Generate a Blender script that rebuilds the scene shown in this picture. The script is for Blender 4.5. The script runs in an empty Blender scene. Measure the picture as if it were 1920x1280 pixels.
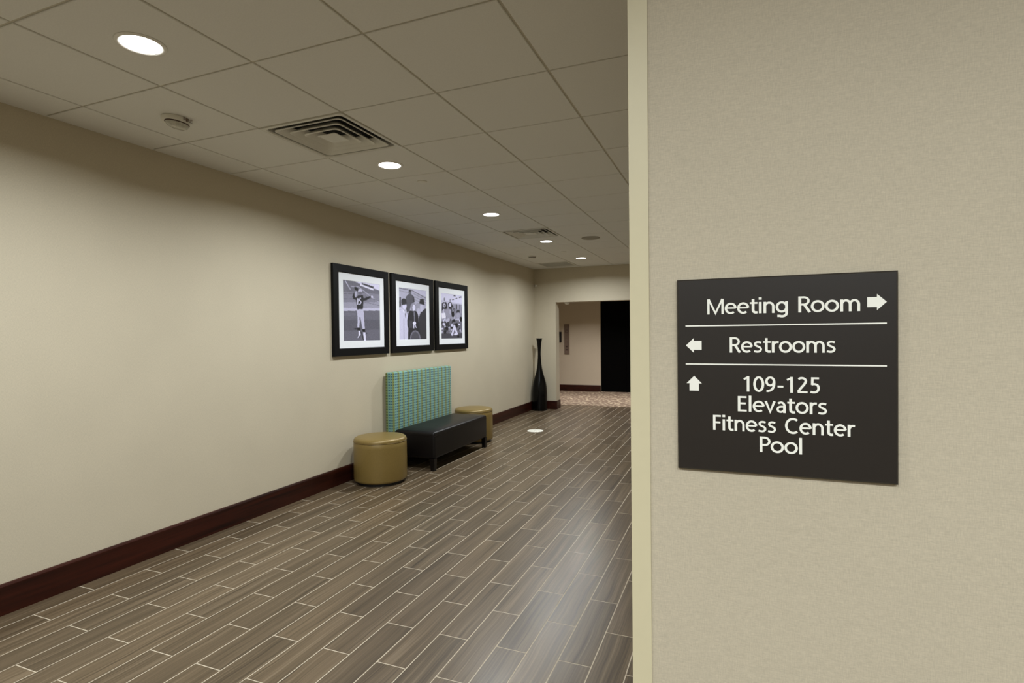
import bpy, bmesh, math, random
import numpy as np
from mathutils import Vector, Matrix

random.seed(7)
scene = bpy.context.scene
COL = scene.collection
PI = math.pi

# ------------------------------------------------------------------ camera
CAM_H = 1.4484
CEIL = 2.7014            # underside of the ceiling tiles
WALL_X = -3.582          # face of the long left wall
TEE_X0, TEE_Y0, G = -3.248, 1.2976, 0.6096   # ceiling grid origin and module
SIGN_Y = 1.05            # face of the sign wall
CORNER_X = -0.178        # its free corner / corridor's right wall
END_Y, END_T = 10.08, 0.22
LOBBY_Y = 13.40          # back wall of the elevator lobby
HALL_X1, HALL_Y0 = 4.0, -4.5
RIGHT = Vector((0.92776, 0.37300, -0.01103))
DOWN = Vector((-0.00535, -0.01627, -0.99985))
FWD = Vector((-0.37313, 0.92769, -0.01310))
cam_d = bpy.data.cameras.new('camera')
cam_d.sensor_width = 36.0
cam_d.lens = 1029.93 / 1920 * 36.0
cam_d.clip_start = 0.02
cam = bpy.data.objects.new('camera', cam_d)
COL.objects.link(cam)
m3 = Matrix((RIGHT, -DOWN, -FWD)).transposed()
cam.matrix_world = Matrix.Translation((0, 0, CAM_H)) @ m3.to_4x4()
scene.camera = cam

# ------------------------------------------------------------------ world, exposure
world = bpy.data.worlds.new('world')
scene.world = world
world.use_nodes = True
world.node_tree.nodes['Background'].inputs[0].default_value = (0.5, 0.48, 0.44, 1)
world.node_tree.nodes['Background'].inputs[1].default_value = 0.03
scene.view_settings.view_transform = 'Standard'
scene.view_settings.look = 'None'
scene.view_settings.gamma = 1.0
scene.view_settings.use_curve_mapping = False
scene.view_settings.exposure = 0.0
LAMP_W = 31.0            # each ceiling downlight
LAMP_COL = (0.95, 1.0, 1.02)
LAMP_SPREAD = 162
LOBBY_W = 28.0
LOBBY_COL = (1.0, 0.93, 0.93)
LOBBY_SPREAD = 130

# ------------------------------------------------------------------ helpers
def srgb(r, g, b):
    f = lambda c: (c/255/12.92) if c/255 <= 0.04045 else ((c/255+0.055)/1.055)**2.4
    return (f(r), f(g), f(b), 1)

def tag(o, label=None, cat=None, group=None, kind=None):
    if label: o['label'] = label
    if cat: o['category'] = cat
    if group: o['group'] = group
    if kind: o['kind'] = kind
    return o

def obj(name, data, parent=None, mat=None, loc=None):
    o = bpy.data.objects.new(name, data)
    COL.objects.link(o)
    if parent: o.parent = parent
    if loc: o.location = loc
    if mat and data is not None and not data.materials: data.materials.append(mat)
    return o

def empty(name, loc, rz=0.0):
    o = bpy.data.objects.new(name, None)
    COL.objects.link(o)
    o.location = loc
    o.rotation_euler = (0, 0, rz)
    o.empty_display_size = 0.1
    return o

def copy_tree(o, parent=None):
    c = o.copy(); COL.objects.link(c); c.parent = parent
    for ch in [k for k in o.children]: copy_tree(ch, c)
    return c

def box(bm, x0, x1, y0, y1, z0, z1):
    v = [bm.verts.new(p) for p in ((x0,y0,z0),(x1,y0,z0),(x1,y1,z0),(x0,y1,z0),(x0,y0,z1),(x1,y0,z1),(x1,y1,z1),(x0,y1,z1))]
    for f in ((0,3,2,1),(4,5,6,7),(0,1,5,4),(1,2,6,5),(2,3,7,6),(3,0,4,7)):
        bm.faces.new([v[i] for i in f])

def finish(bm, name, bevel=0, seg=2, smooth=False):
    if bevel:
        bmesh.ops.bevel(bm, geom=list(bm.edges), offset=bevel, segments=seg, affect='EDGES', profile=0.5)
    bmesh.ops.recalc_face_normals(bm, faces=list(bm.faces))
    me = bpy.data.meshes.new(name)
    bm.to_mesh(me); bm.free()
    if smooth:
        for p in me.polygons: p.use_smooth = True
    return me

def boxmesh(name, *b, bevel=0, seg=2, smooth=False):
    bm = bmesh.new(); box(bm, *b)
    return finish(bm, name, bevel, seg, smooth)

def loft(bm, loops, close_ends=True, cyclic=False):
    rings = [[bm.verts.new(p) for p in L] for L in loops]
    n = len(rings[0])
    seq = list(zip(rings, rings[1:])) + ([(rings[-1], rings[0])] if cyclic else [])
    for a, b in seq:
        for i in range(n):
            bm.faces.new((a[i], a[(i+1) % n], b[(i+1) % n], b[i]))
    if close_ends and not cyclic:
        bm.faces.new(rings[0][::-1]); bm.faces.new(rings[-1])

def lathe(name, prof, n=48, smooth=True, sharp=None):
    bm = bmesh.new()
    loft(bm, [[(r*math.cos(2*PI*i/n), r*math.sin(2*PI*i/n), z) for i in range(n)] for r, z in prof])
    me = finish(bm, name, smooth=smooth)
    return me

def ring_mesh(name, prof, n=48, smooth=True):
    """closed profile (r,z) revolved: a ring"""
    bm = bmesh.new()
    loft(bm, [[(r*math.cos(2*PI*i/n), r*math.sin(2*PI*i/n), z) for i in range(n)] for r, z in prof], cyclic=True)
    return finish(bm, name, smooth=smooth)

def rsq(a, z, rad, k=5, b=None):
    """rounded rectangle loop of half sizes a,b"""
    b = a if b is None else b
    rad = min(rad, a*0.98, b*0.98)
    pts = []
    for cx, cy, s in ((a-rad, b-rad, 0), (-(a-rad), b-rad, 1), (-(a-rad), -(b-rad), 2), (a-rad, -(b-rad), 3)):
        for i in range(k):
            t = PI/2*(s + i/(k-1))
            pts.append((cx+rad*math.cos(t), cy+rad*math.sin(t), z))
    return pts

# ------------------------------------------------------------------ materials
def new_mat(name):
    m = bpy.data.materials.new(name); m.use_nodes = True
    nt = m.node_tree
    return m, nt, nt.nodes['Principled BSDF']

def node(nt, t, **kw):
    n = nt.nodes.new(t)
    for k, val in kw.items():
        if k in ('inp',):
            for i, x in val.items(): n.inputs[i].default_value = x
        else: setattr(n, k, val)
    return n

def plain(name, col, rough=0.5, metallic=0.0, spec=0.5, noise=0.0, nscale=40, bump=0.0, coat=0.0):
    m, nt, b = new_mat(name)
    b.inputs['Roughness'].default_value = rough
    b.inputs['Metallic'].default_value = metallic
    b.inputs['Specular IOR Level'].default_value = spec
    b.inputs['Coat Weight'].default_value = coat
    tc = node(nt, 'ShaderNodeTexCoord')
    nz = node(nt, 'ShaderNodeTexNoise', inp={'Scale': nscale, 'Detail': 4.0})
    nt.links.new(tc.outputs['Object'], nz.inputs['Vector'])
    rp = node(nt, 'ShaderNodeValToRGB')
    k = 1 - noise
    rp.color_ramp.elements[0].position = 0.3; rp.color_ramp.elements[1].position = 0.7
    rp.color_ramp.elements[0].color = (col[0]*k, col[1]*k, col[2]*k, 1)
    rp.color_ramp.elements[1].color = tuple(min(1, c*(1+noise)) for c in col[:3]) + (1,)
    nt.links.new(nz.outputs['Fac'], rp.inputs['Fac'])
    nt.links.new(rp.outputs['Color'], b.inputs['Base Color'])
    if bump:
        bp = node(nt, 'ShaderNodeBump', inp={'Strength': bump, 'Distance': 0.002})
        nt.links.new(nz.outputs['Fac'], bp.inputs['Height'])
        nt.links.new(bp.outputs['Normal'], b.inputs['Normal'])
    return m

def emit(name, col, strength):
    m, nt, b = new_mat(name)
    b.inputs['Base Color'].default_value = (0.8, 0.8, 0.8, 1)
    b.inputs['Emission Color'].default_value = (*col, 1)
    b.inputs['Emission Strength'].default_value = strength
    return m

def vinyl(name, col):
    """woven linen-look wall vinyl"""
    m, nt, b = new_mat(name)
    b.inputs['Roughness'].default_value = 0.62
    b.inputs['Specular IOR Level'].default_value = 0.25
    tc = node(nt, 'ShaderNodeTexCoord')
    outs = []
    for sc in ((110, 110, 720), (560, 560, 90)):
        mp = node(nt, 'ShaderNodeMapping'); mp.inputs['Scale'].default_value = sc
        nt.links.new(tc.outputs['Object'], mp.inputs['Vector'])
        nz = node(nt, 'ShaderNodeTexNoise', inp={'Scale': 1.0, 'Detail': 2.0, 'Roughness': 0.6})
        nt.links.new(mp.outputs['Vector'], nz.inputs['Vector'])
        outs.append(nz)
    mx = node(nt, 'ShaderNodeMath', operation='ADD')
    nt.links.new(outs[0].outputs['Fac'], mx.inputs[0]); nt.links.new(outs[1].outputs['Fac'], mx.inputs[1])
    big = node(nt, 'ShaderNodeTexNoise', inp={'Scale': 2.5, 'Detail': 3.0})
    nt.links.new(tc.outputs['Object'], big.inputs['Vector'])
    mr = node(nt, 'ShaderNodeMapRange', inp={'From Min': 0.6, 'From Max': 1.4, 'To Min': 0.86, 'To Max': 1.12})
    nt.links.new(mx.outputs[0], mr.inputs['Value'])
    mb = node(nt, 'ShaderNodeMapRange', inp={'From Min': 0.3, 'From Max': 0.7, 'To Min': 0.98, 'To Max': 1.02})
    nt.links.new(big.outputs['Fac'], mb.inputs['Value'])
    mm = node(nt, 'ShaderNodeMath', operation='MULTIPLY')
    nt.links.new(mr.outputs[0], mm.inputs[0]); nt.links.new(mb.outputs[0], mm.inputs[1])
    vm = node(nt, 'ShaderNodeVectorMath', operation='SCALE'); vm.inputs[0].default_value = col[:3]
    nt.links.new(mm.outputs[0], vm.inputs['Scale'])
    nt.links.new(vm.outputs[0], b.inputs['Base Color'])
    bp = node(nt, 'ShaderNodeBump', inp={'Strength': 0.25, 'Distance': 0.0006})
    nt.links.new(mx.outputs[0], bp.inputs['Height']); nt.links.new(bp.outputs['Normal'], b.inputs['Normal'])
    return m

def plank_mat(name, use_attr):
    m, nt, b = new_mat(name)
    geo = node(nt, 'ShaderNodeNewGeometry')
    if use_attr:
        rnd = node(nt, 'ShaderNodeAttribute', attribute_name='rnd').outputs['Fac']
    else:
        rnd = node(nt, 'ShaderNodeObjectInfo').outputs['Random']
    off = node(nt, 'ShaderNodeVectorMath', operation='SCALE'); off.inputs[0].default_value = (37.0, 91.0, 53.0)
    nt.links.new(rnd, off.inputs['Scale'])
    add = node(nt, 'ShaderNodeVectorMath', operation='ADD')
    nt.links.new(geo.outputs['Position'], add.inputs[0]); nt.links.new(off.outputs[0], add.inputs[1])
    # slow wander that bends the grain
    wn = node(nt, 'ShaderNodeTexNoise', inp={'Scale': 3.0, 'Detail': 2.0})
    nt.links.new(add.outputs[0], wn.inputs['Vector'])
    ws = node(nt, 'ShaderNodeVectorMath', operation='SCALE'); ws.inputs['Scale'].default_value = 0.032
    nt.links.new(wn.outputs['Color'], ws.inputs[0])
    ad2 = node(nt, 'ShaderNodeVectorMath', operation='ADD')
    nt.links.new(add.outputs[0], ad2.inputs[0]); nt.links.new(ws.outputs[0], ad2.inputs[1])
    facs = []
    for sc, det in (((30, 0.7, 1), 3.0), ((125, 1.2, 1), 3.0), ((300, 2.6, 1), 2.0)):
        mp = node(nt, 'ShaderNodeMapping'); mp.inputs['Scale'].default_value = sc
        nt.links.new(ad2.outputs[0], mp.inputs['Vector'])
        nz = node(nt, 'ShaderNodeTexNoise', inp={'Scale': 1.0, 'Detail': det, 'Roughness': 0.55})
        nt.links.new(mp.outputs['Vector'], nz.inputs['Vector']); facs.append(nz.outputs['Fac'])
    a1 = node(nt, 'ShaderNodeMath', operation='MULTIPLY_ADD'); a1.inputs[1].default_value = 0.40; a1.inputs[2].default_value = 0.0
    nt.links.new(facs[0], a1.inputs[0])
    a2 = node(nt, 'ShaderNodeMath', operation='MULTIPLY_ADD'); a2.inputs[1].default_value = 0.38
    nt.links.new(facs[1], a2.inputs[0]); nt.links.new(a1.outputs[0], a2.inputs[2])
    a3 = node(nt, 'ShaderNodeMath', operation='MULTIPLY_ADD'); a3.inputs[1].default_value = 0.22
    nt.links.new(facs[2], a3.inputs[0]); nt.links.new(a2.outputs[0], a3.inputs[2])
    rp = node(nt, 'ShaderNodeValToRGB')
    cr = rp.color_ramp
    cr.elements[0].position = 0.34; cr.elements[0].color = srgb(*PLANK_C[0])
    cr.elements[1].position = 0.68; cr.elements[1].color = srgb(*PLANK_C[3])
    e = cr.elements.new(0.45); e.color = srgb(*PLANK_C[1])
    e = cr.elements.new(0.54); e.color = srgb(*PLANK_C[2])
    nt.links.new(a3.outputs[0], rp.inputs['Fac'])
    mr = node(nt, 'ShaderNodeMapRange', inp={'To Min': 0.86, 'To Max': 1.14})
    nt.links.new(rnd, mr.inputs['Value'])
    vm = node(nt, 'ShaderNodeVectorMath', operation='SCALE')
    nt.links.new(rp.outputs['Color'], vm.inputs[0]); nt.links.new(mr.outputs[0], vm.inputs['Scale'])
    nt.links.new(vm.outputs[0], b.inputs['Base Color'])
    b.inputs['Roughness'].default_value = 0.33
    b.inputs['Specular IOR Level'].default_value = 0.42
    bp = node(nt, 'ShaderNodeBump', inp={'Strength': 0.06, 'Distance': 0.001})
    nt.links.new(a3.outputs[0], bp.inputs['Height']); nt.links.new(bp.outputs['Normal'], b.inputs['Normal'])
    return m

def wood(name, c0, c1, scale=(8, 1.2, 30), rough=0.4):
    m, nt, b = new_mat(name)
    b.inputs['Specular IOR Level'].default_value = 0.28
    b.inputs['Roughness'].default_value = rough
    tc = node(nt, 'ShaderNodeTexCoord')
    mp = node(nt, 'ShaderNodeMapping'); mp.inputs['Scale'].default_value = scale
    nt.links.new(tc.outputs['Object'], mp.inputs['Vector'])
    nz = node(nt, 'ShaderNodeTexNoise', inp={'Scale': 1.0, 'Detail': 5.0, 'Roughness': 0.6})
    nt.links.new(mp.outputs['Vector'], nz.inputs['Vector'])
    rp = node(nt, 'ShaderNodeValToRGB')
    rp.color_ramp.elements[0].position = 0.3; rp.color_ramp.elements[0].color = c0
    rp.color_ramp.elements[1].position = 0.72; rp.color_ramp.elements[1].color = c1
    nt.links.new(nz.outputs['Fac'], rp.inputs['Fac']); nt.links.new(rp.outputs['Color'], b.inputs['Base Color'])
    return m

def woven_stripe(name):
    """upholstery: olive and blue stripes crossed by pale teal dashes"""
    m, nt, b = new_mat(name)
    b.inputs['Roughness'].default_value = 0.8
    b.inputs['Sheen Weight'].default_value = 0.1
    tc = node(nt, 'ShaderNodeTexCoord')
    sp = node(nt, 'ShaderNodeSeparateXYZ'); nt.links.new(tc.outputs['Object'], sp.inputs[0])
    def mth(op, a, c=None):
        n = node(nt, 'ShaderNodeMath', operation=op)
        for i, q in enumerate((a, c)):
            if q is None: continue
            if isinstance(q, (int, float)): n.inputs[i].default_value = q
            else: nt.links.new(q, n.inputs[i])
        return n.outputs[0]
    along = mth('ADD', sp.outputs['Y'], sp.outputs['X'])       # stripes wrap round the end
    u = mth('FRACT', mth('MULTIPLY', along, 1/0.098))
    v_ = mth('FRACT', mth('MULTIPLY', sp.outputs['Z'], 1/0.030))
    olive = mth('LESS_THAN', u, 0.36)
    dash = mth('LESS_THAN', v_, 0.42)
    u2 = mth('FRACT', mth('MULTIPLY', along, 1/0.0326))
    cell = mth('GREATER_THAN', u2, 0.30)
    dash2 = mth('MULTIPLY', dash, cell)
    def mix(f, c0, c1):
        n = node(nt, 'ShaderNodeMix', data_type='RGBA')
        nt.links.new(f, n.inputs[0])
        for i, c in ((6, c0), (7, c1)):
            if isinstance(c, tuple): n.inputs[i].default_value = c
            else: nt.links.new(c, n.inputs[i])
        return n.outputs[2]
    base = mix(olive, srgb(118, 160, 147), srgb(120, 132, 80))
    ink = mix(olive, srgb(50, 90, 116), srgb(80, 92, 36))
    out = mix(dash2, base, ink)
    nt.links.new(out, b.inputs['Base Color'])
    return m

def carpet_mat(name):
    m, nt, b = new_mat(name)
    b.inputs['Roughness'].default_value = 0.95; b.inputs['Specular IOR Level'].default_value = 0.1
    geo = node(nt, 'ShaderNodeNewGeometry')
    vo = node(nt, 'ShaderNodeTexVoronoi', inp={'Scale': 13.0})
    nt.links.new(geo.outputs['Position'], vo.inputs['Vector'])
    nz = node(nt, 'ShaderNodeTexNoise', inp={'Scale': 16.0, 'Detail': 3.0})
    nt.links.new(geo.outputs['Position'], nz.inputs['Vector'])
    ad = node(nt, 'ShaderNodeMath', operation='ADD'); nt.links.new(vo.outputs['Distance'], ad.inputs[0]); nt.links.new(nz.outputs['Fac'], ad.inputs[1])
    rp = node(nt, 'ShaderNodeValToRGB')
    rp.color_ramp.elements[0].position = 0.72; rp.color_ramp.elements[0].color = srgb(186, 172, 146)
    rp.color_ramp.elements[1].position = 0.95; rp.color_ramp.elements[1].color = srgb(126, 110, 94)
    nt.links.new(ad.outputs[0], rp.inputs['Fac']); nt.links.new(rp.outputs['Color'], b.inputs['Base Color'])
    return m

def attr_mat(name, attr, rough=0.4):
    m, nt, b = new_mat(name)
    a = node(nt, 'ShaderNodeAttribute', attribute_name=attr)
    nt.links.new(a.outputs['Color'], b.inputs['Base Color'])
    b.inputs['Roughness'].default_value = rough
    return m

PLANK_C = [(54, 43, 31), (82, 69, 52), (98, 83, 64), (126, 111, 91)]
M = {}
M['wall'] = vinyl('wall_vinyl', srgb(196, 186, 164))
M['guard'] = plain('corner_guard_vinyl', srgb(212, 203, 170), 0.45, noise=0.01)
M['tile'] = plain('ceiling_tile_fibre', srgb(222, 221, 215), 0.9, spec=0.2, noise=0.03, nscale=160, bump=0.15)
M['tee'] = plain('grid_tee_metal', srgb(190, 184, 166), 0.6, noise=0.01)
M['deck'] = plain('dark_plenum', srgb(60, 58, 54), 0.95)
M['plank'] = plank_mat('wood_look_tile', False)
M['plank_far'] = plank_mat('wood_look_tile_joined', True)
M['grout'] = plain('pale_grout', srgb(186, 174, 154), 0.85, noise=0.05, nscale=60)
M['base'] = wood('mahogany_baseboard', srgb(28, 9, 5), srgb(60, 23, 13), rough=0.38)
M['gold'] = plain('gold_leatherette', srgb(130, 109, 60), 0.36, metallic=0.2, noise=0.05, nscale=90, bump=0.06)
M['gold_pipe'] = plain('gold_piping', srgb(116, 96, 52), 0.45, metallic=0.2, noise=0.04)
M['black_base'] = plain('black_plinth', srgb(18, 16, 15), 0.6)
M['leather'] = plain('dark_brown_leather', srgb(13, 10, 11), 0.40, spec=0.28, noise=0.1, nscale=120, bump=0.08)
M['dark_wood'] = wood('espresso_wood', srgb(8, 5, 5), srgb(18, 12, 11), rough=0.4)
M['stripe'] = woven_stripe('blue_olive_upholstery')
M['vase'] = plain('black_lacquer', srgb(5, 5, 6), 0.2, spec=0.25, noise=0.05)
M['frame'] = plain('black_frame_wood', srgb(5, 6, 9), 0.42, spec=0.2, noise=0.1, nscale=30)
M['mat'] = plain('white_mat_board', srgb(238, 241, 247), 0.8, noise=0.01)
M['print'] = attr_mat('photo_print', 'ink')
M['plate'] = plain('dark_bronze_sign_plate', srgb(37, 32, 28), 0.40, noise=0.04, nscale=300)
M['letter'] = plain('white_sign_lettering', srgb(250, 250, 240), 0.6, noise=0.01)
M['white'] = plain('white_plastic', srgb(222, 219, 208), 0.5, noise=0.01)
M['vent'] = plain('painted_vent_metal', srgb(214, 212, 202), 0.45, noise=0.02)
M['void'] = plain('duct_black', srgb(14, 14, 12), 0.9)
M['trim'] = plain('downlight_trim', srgb(226, 224, 216), 0.4, noise=0.01)
M['lens'] = emit('downlight_lens', (1.0, 0.98, 0.95), 12)
M['lens_warm'] = emit('lobby_downlight_lens', (1.0, 0.9, 0.8), 8)
M['clear'] = plain('strobe_lens', srgb(190, 188, 176), 0.12, noise=0.12, nscale=50)
M['firetext'] = plain('strobe_lettering', srgb(92, 60, 48), 0.6)
M['carpet'] = carpet_mat('patterned_carpet')
M['door'] = plain('black_door_enamel', srgb(3, 3, 3), 0.7, spec=0.05, noise=0.05)
M['steel'] = plain('bronze_call_plate', srgb(120, 104, 90), 0.5, metallic=0.1, noise=0.12, nscale=14)
M['steel_dark'] = plain('call_plate_marks', srgb(70, 52, 44), 0.5)
M['disc'] = plain('white_cover_plate', srgb(232, 230, 218), 0.45, noise=0.02)

# ------------------------------------------------------------------ structure: walls
def struct(name, me, mat, label, cat):
    return tag(obj(name, me, None, mat), label, cat, kind='structure')

def boxes(name, lst):
    bm = bmesh.new()
    for b in lst: box(bm, *b)
    return finish(bm, name)

T = CEIL + 0.16
struct('wall_left', boxes('wall_left', [(WALL_X-0.15, WALL_X, HALL_Y0-0.15, END_Y+END_T, 0, T)]), M['wall'],
       'long beige vinyl wall behind the bench and framed photos', 'wall')
struct('wall_sign', boxes('wall_sign', [(CORNER_X, HALL_X1, SIGN_Y, SIGN_Y+0.15, 0, T)]), M['wall'],
       'beige linen-look wall carrying the dark direction sign', 'wall')
struct('wall_right', boxes('wall_right', [(CORNER_X, CORNER_X+0.15, SIGN_Y+0.15, END_Y+END_T, 0, T)]), M['wall'],
       'beige corridor wall running back from the corner guard', 'wall')
OP_X0, OP_X1, OP_Z = -3.148, -0.90, 2.052
struct('wall_end', boxes('wall_end', [(WALL_X, OP_X0, END_Y, END_Y+END_T, 0, T), (OP_X1, CORNER_X, END_Y, END_Y+END_T, 0, T),
                                      (OP_X0, OP_X1, END_Y, END_Y+END_T, OP_Z, T)]), M['wall'],
       'beige end wall with a wide square opening beside the vase', 'wall')
struct('wall_hall_right', boxes('wall_hall_right', [(HALL_X1, HALL_X1+0.15, HALL_Y0-0.15, SIGN_Y+0.15, 0, T)]), M['wall'],
       'beige side wall of the hall before the sign wall', 'wall')
struct('wall_hall_back', boxes('wall_hall_back', [(WALL_X, HALL_X1, HALL_Y0-0.15, HALL_Y0, 0, T)]), M['wall'],
       'beige wall of the hall facing the direction sign', 'wall')
LB_X0, LB_X1, LB_Z = -6.0, 0.6, 2.50
DR_X0, DR_X1, DR_Z = -3.035, -1.78, 2.36
struct('wall_lobby_back', boxes('wall_lobby_back', [(LB_X0, DR_X0, LOBBY_Y, LOBBY_Y+0.15, 0, LB_Z), (DR_X1, LB_X1, LOBBY_Y, LOBBY_Y+0.15, 0, LB_Z),
                                      (DR_X0, DR_X1, LOBBY_Y, LOBBY_Y+0.15, DR_Z, LB_Z)]), M['wall'],
       'pinkish beige back wall of the lobby beyond the opening', 'wall')
struct('wall_lobby_sides', boxes('wall_lobby_sides', [(LB_X0-0.15, LB_X0, END_Y+END_T, LOBBY_Y+0.15, 0, LB_Z), (LB_X1, LB_X1+0.15, END_Y+END_T, LOBBY_Y+0.15, 0, LB_Z),
                                      (LB_X0, WALL_X-0.15, END_Y+0.07, END_Y+END_T, 0, LB_Z), (CORNER_X+0.15, LB_X1, END_Y+0.07, END_Y+END_T, 0, LB_Z)]), M['wall'],
       'beige side walls of the carpeted lobby', 'wall')
struct('ceiling_lobby', boxes('ceiling_lobby', [(LB_X0, LB_X1, END_Y+END_T, LOBBY_Y+0.15, LB_Z, LB_Z+0.1)]), M['tile'],
       'plain pale ceiling of the carpeted lobby', 'ceiling')

# corner guard: an L of smooth vinyl wrapped round the free corner of the sign wall
bm = bmesh.new()
gx, gw, gt = CORNER_X, 0.0335, 0.0025
prof = [(gx-gt, SIGN_Y-gt), (gx+gw, SIGN_Y-gt), (gx+gw, SIGN_Y), (gx, SIGN_Y), (gx, SIGN_Y+gw), (gx-gt, SIGN_Y+gw)]
loft(bm, [[(x, y, 0.17) for x, y in prof], [(x, y, CEIL-0.001) for x, y in prof]])
gm = finish(bm, 'corner_guard', bevel=0.0008, seg=2)
struct('trim_1', gm, M['guard'], 'smooth cream corner guard on the free edge of the sign wall', 'corner guard')

# baseboards with an eased top edge
BH, BT = 0.163, 0.018
def baseboard(name, path, label):
    """path: plan polyline; the board stands on its left side"""
    bm = bmesh.new()
    n = len(path)
    offs = []
    for i in range(n):
        p = Vector(path[i])
        d0 = (Vector(path[i])-Vector(path[i-1])).normalized() if i else None
        d1 = (Vector(path[i+1])-Vector(path[i])).normalized() if i < n-1 else None
        if d0 is None: d0 = d1
        if d1 is None: d1 = d0
        n0, n1 = Vector((-d0.y, d0.x)), Vector((-d1.y, d1.x))
        q = (n0+n1); q = q/(q.dot(n0))
        offs.append(q)
    loops = []
    for p, q in zip(path, offs):
        L = []
        for t, z in ((0, 0), (BT, 0), (BT, BH-0.012), (BT*0.75, BH-0.003), (BT*0.45, BH), (0, BH)):
            L.append((p[0]+q.x*t, p[1]+q.y*t, z))
        loops.append(L)
    loft(bm, loops)
    return struct(name, finish(bm, name), M['base'], label, 'baseboard')
baseboard('baseboard_left', [(WALL_X, END_Y-0.0), (WALL_X, HALL_Y0)], 'dark mahogany baseboard along the long beige wall')
baseboard('baseboard_end', [(OP_X0, END_Y+END_T), (OP_X0, END_Y), (WALL_X+BT, END_Y)], 'short mahogany baseboard wrapping the opening corner by the vase')
baseboard('baseboard_lobby', [(DR_X0, LOBBY_Y), (LB_X0, LOBBY_Y)], 'dark baseboard under the call plate in the lobby')
baseboard('baseboard_sign', [(HALL_X1, SIGN_Y), (CORNER_X, SIGN_Y), (CORNER_X, END_Y)], 'dark baseboard round the foot of the sign wall')

# ------------------------------------------------------------------ floor: grout bed and wood-look planks
floor = struct('floor', boxes('floor', [(WALL_X-0.15, HALL_X1+0.15, HALL_Y0-0.15, 10.75, -0.06, -0.0005), (LB_X0, WALL_X-0.15, END_Y, 10.75, -0.06, -0.0005)]), M['grout'],
               'floor of grey brown wood-look plank tiles with pale grout', 'floor')
PW, PL, GAP = 0.1498, 0.5965, 0.0046
ROW_X0 = -3.425
def plank_mesh(name, w, l):
    bm = bmesh.new()
    a, b, e = w/2, l/2, 0.0006
    loft(bm, [[(-a, -b, -0.004), (a, -b, -0.004), (a, b, -0.004), (-a, b, -0.004)],
              [(-a, -b, -e), (a, -b, -e), (a, b, -e), (-a, b, -e)],
              [(-a+e, -b+e, 0), (a-e, -b+e, 0), (a-e, b-e, 0), (-a+e, b-e, 0)]])
    me = finish(bm, name); me.materials.append(M['plank'])
    return me
def project(x, y, z):
    p = Vector((x, y, z-CAM_H)); d = p.dot(FWD)
    if d < 0.05: return None
    return (960+1029.93*p.dot(RIGHT)/d, 640+1029.93*p.dot(DOWN)/d, d)
planks = []
k0, k1 = int((WALL_X-ROW_X0)/PW)-2, int((HALL_X1-ROW_X0)/PW)+2
for k in range(k0-1, k1+1):
    xa, xb = ROW_X0+k*PW, ROW_X0+(k+1)*PW
    base = 1.721 if k % 2 == 0 else 2.02
    for n in range(-12, 16):
        ya, yb = base+n*PL, base+(n+1)*PL
        x0, x1, y0, y1 = max(xa, WALL_X+0.004), min(xb, HALL_X1), max(ya, HALL_Y0), min(yb, 10.75)
        if x1-x0 < 0.012 or y1-y0 < 0.012: continue
        if y0 >= SIGN_Y and x0 >= CORNER_X: continue
        cx, cy = (x0+x1)/2, (y0+y1)/2
        area = 0.0
        # visible footprint, sampled
        ins = 0
        for i in range(4):
            for j in range(6):
                q = project(x0+(x1-x0)*(i+.5)/4, y0+(y1-y0)*(j+.5)/6, 0)
                if q and 0 <= q[0] < 1186 and 0 <= q[1] < 1280: ins += 1
        if ins:
            q = [project(*c, 0) for c in ((x0, y0), (x1, y0), (x1, y1), (x0, y1))]
            if all(q):
                area = abs(sum(q[i][0]*q[(i+1) % 4][1]-q[(i+1) % 4][0]*q[i][1] for i in range(4)))/2*ins/24
            else: area = 1e6
        planks.append((area, x0, x1, y0, y1))
planks.sort(key=lambda t: -t[0])
pm_cache = {}
for area, x0, x1, y0, y1 in planks[:300]:
    w, l = round(x1-x0-GAP, 4), round(y1-y0-GAP, 4)
    if (w, l) not in pm_cache: pm_cache[(w, l)] = plank_mesh('plank', w, l)
    obj('plank', pm_cache[(w, l)], floor, None, ((x0+x1)/2, (y0+y1)/2, 0))
bm = bmesh.new(); lay = []
for area, x0, x1, y0, y1 in planks[300:]:
    g = GAP/2
    box(bm, x0+g, x1-g, y0+g, y1-g, -0.004, 0.0); lay.append(random.random())
me = finish(bm, 'plank_field')
at = me.attributes.new('rnd', 'FLOAT', 'FACE')
at.data.foreach_set('value', [lay[i//6] for i in range(len(me.polygons))])
tag(obj('plank_field', me, floor, M['plank_far']), kind='stuff')

struct('floor_carpet', boxes('floor_carpet', [(LB_X0, LB_X1, 10.75, LOBBY_Y+0.15, -0.06, 0.004)]), M['carpet'],
       'beige patterned carpet on the lobby floor beyond the opening', 'carpet')

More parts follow.
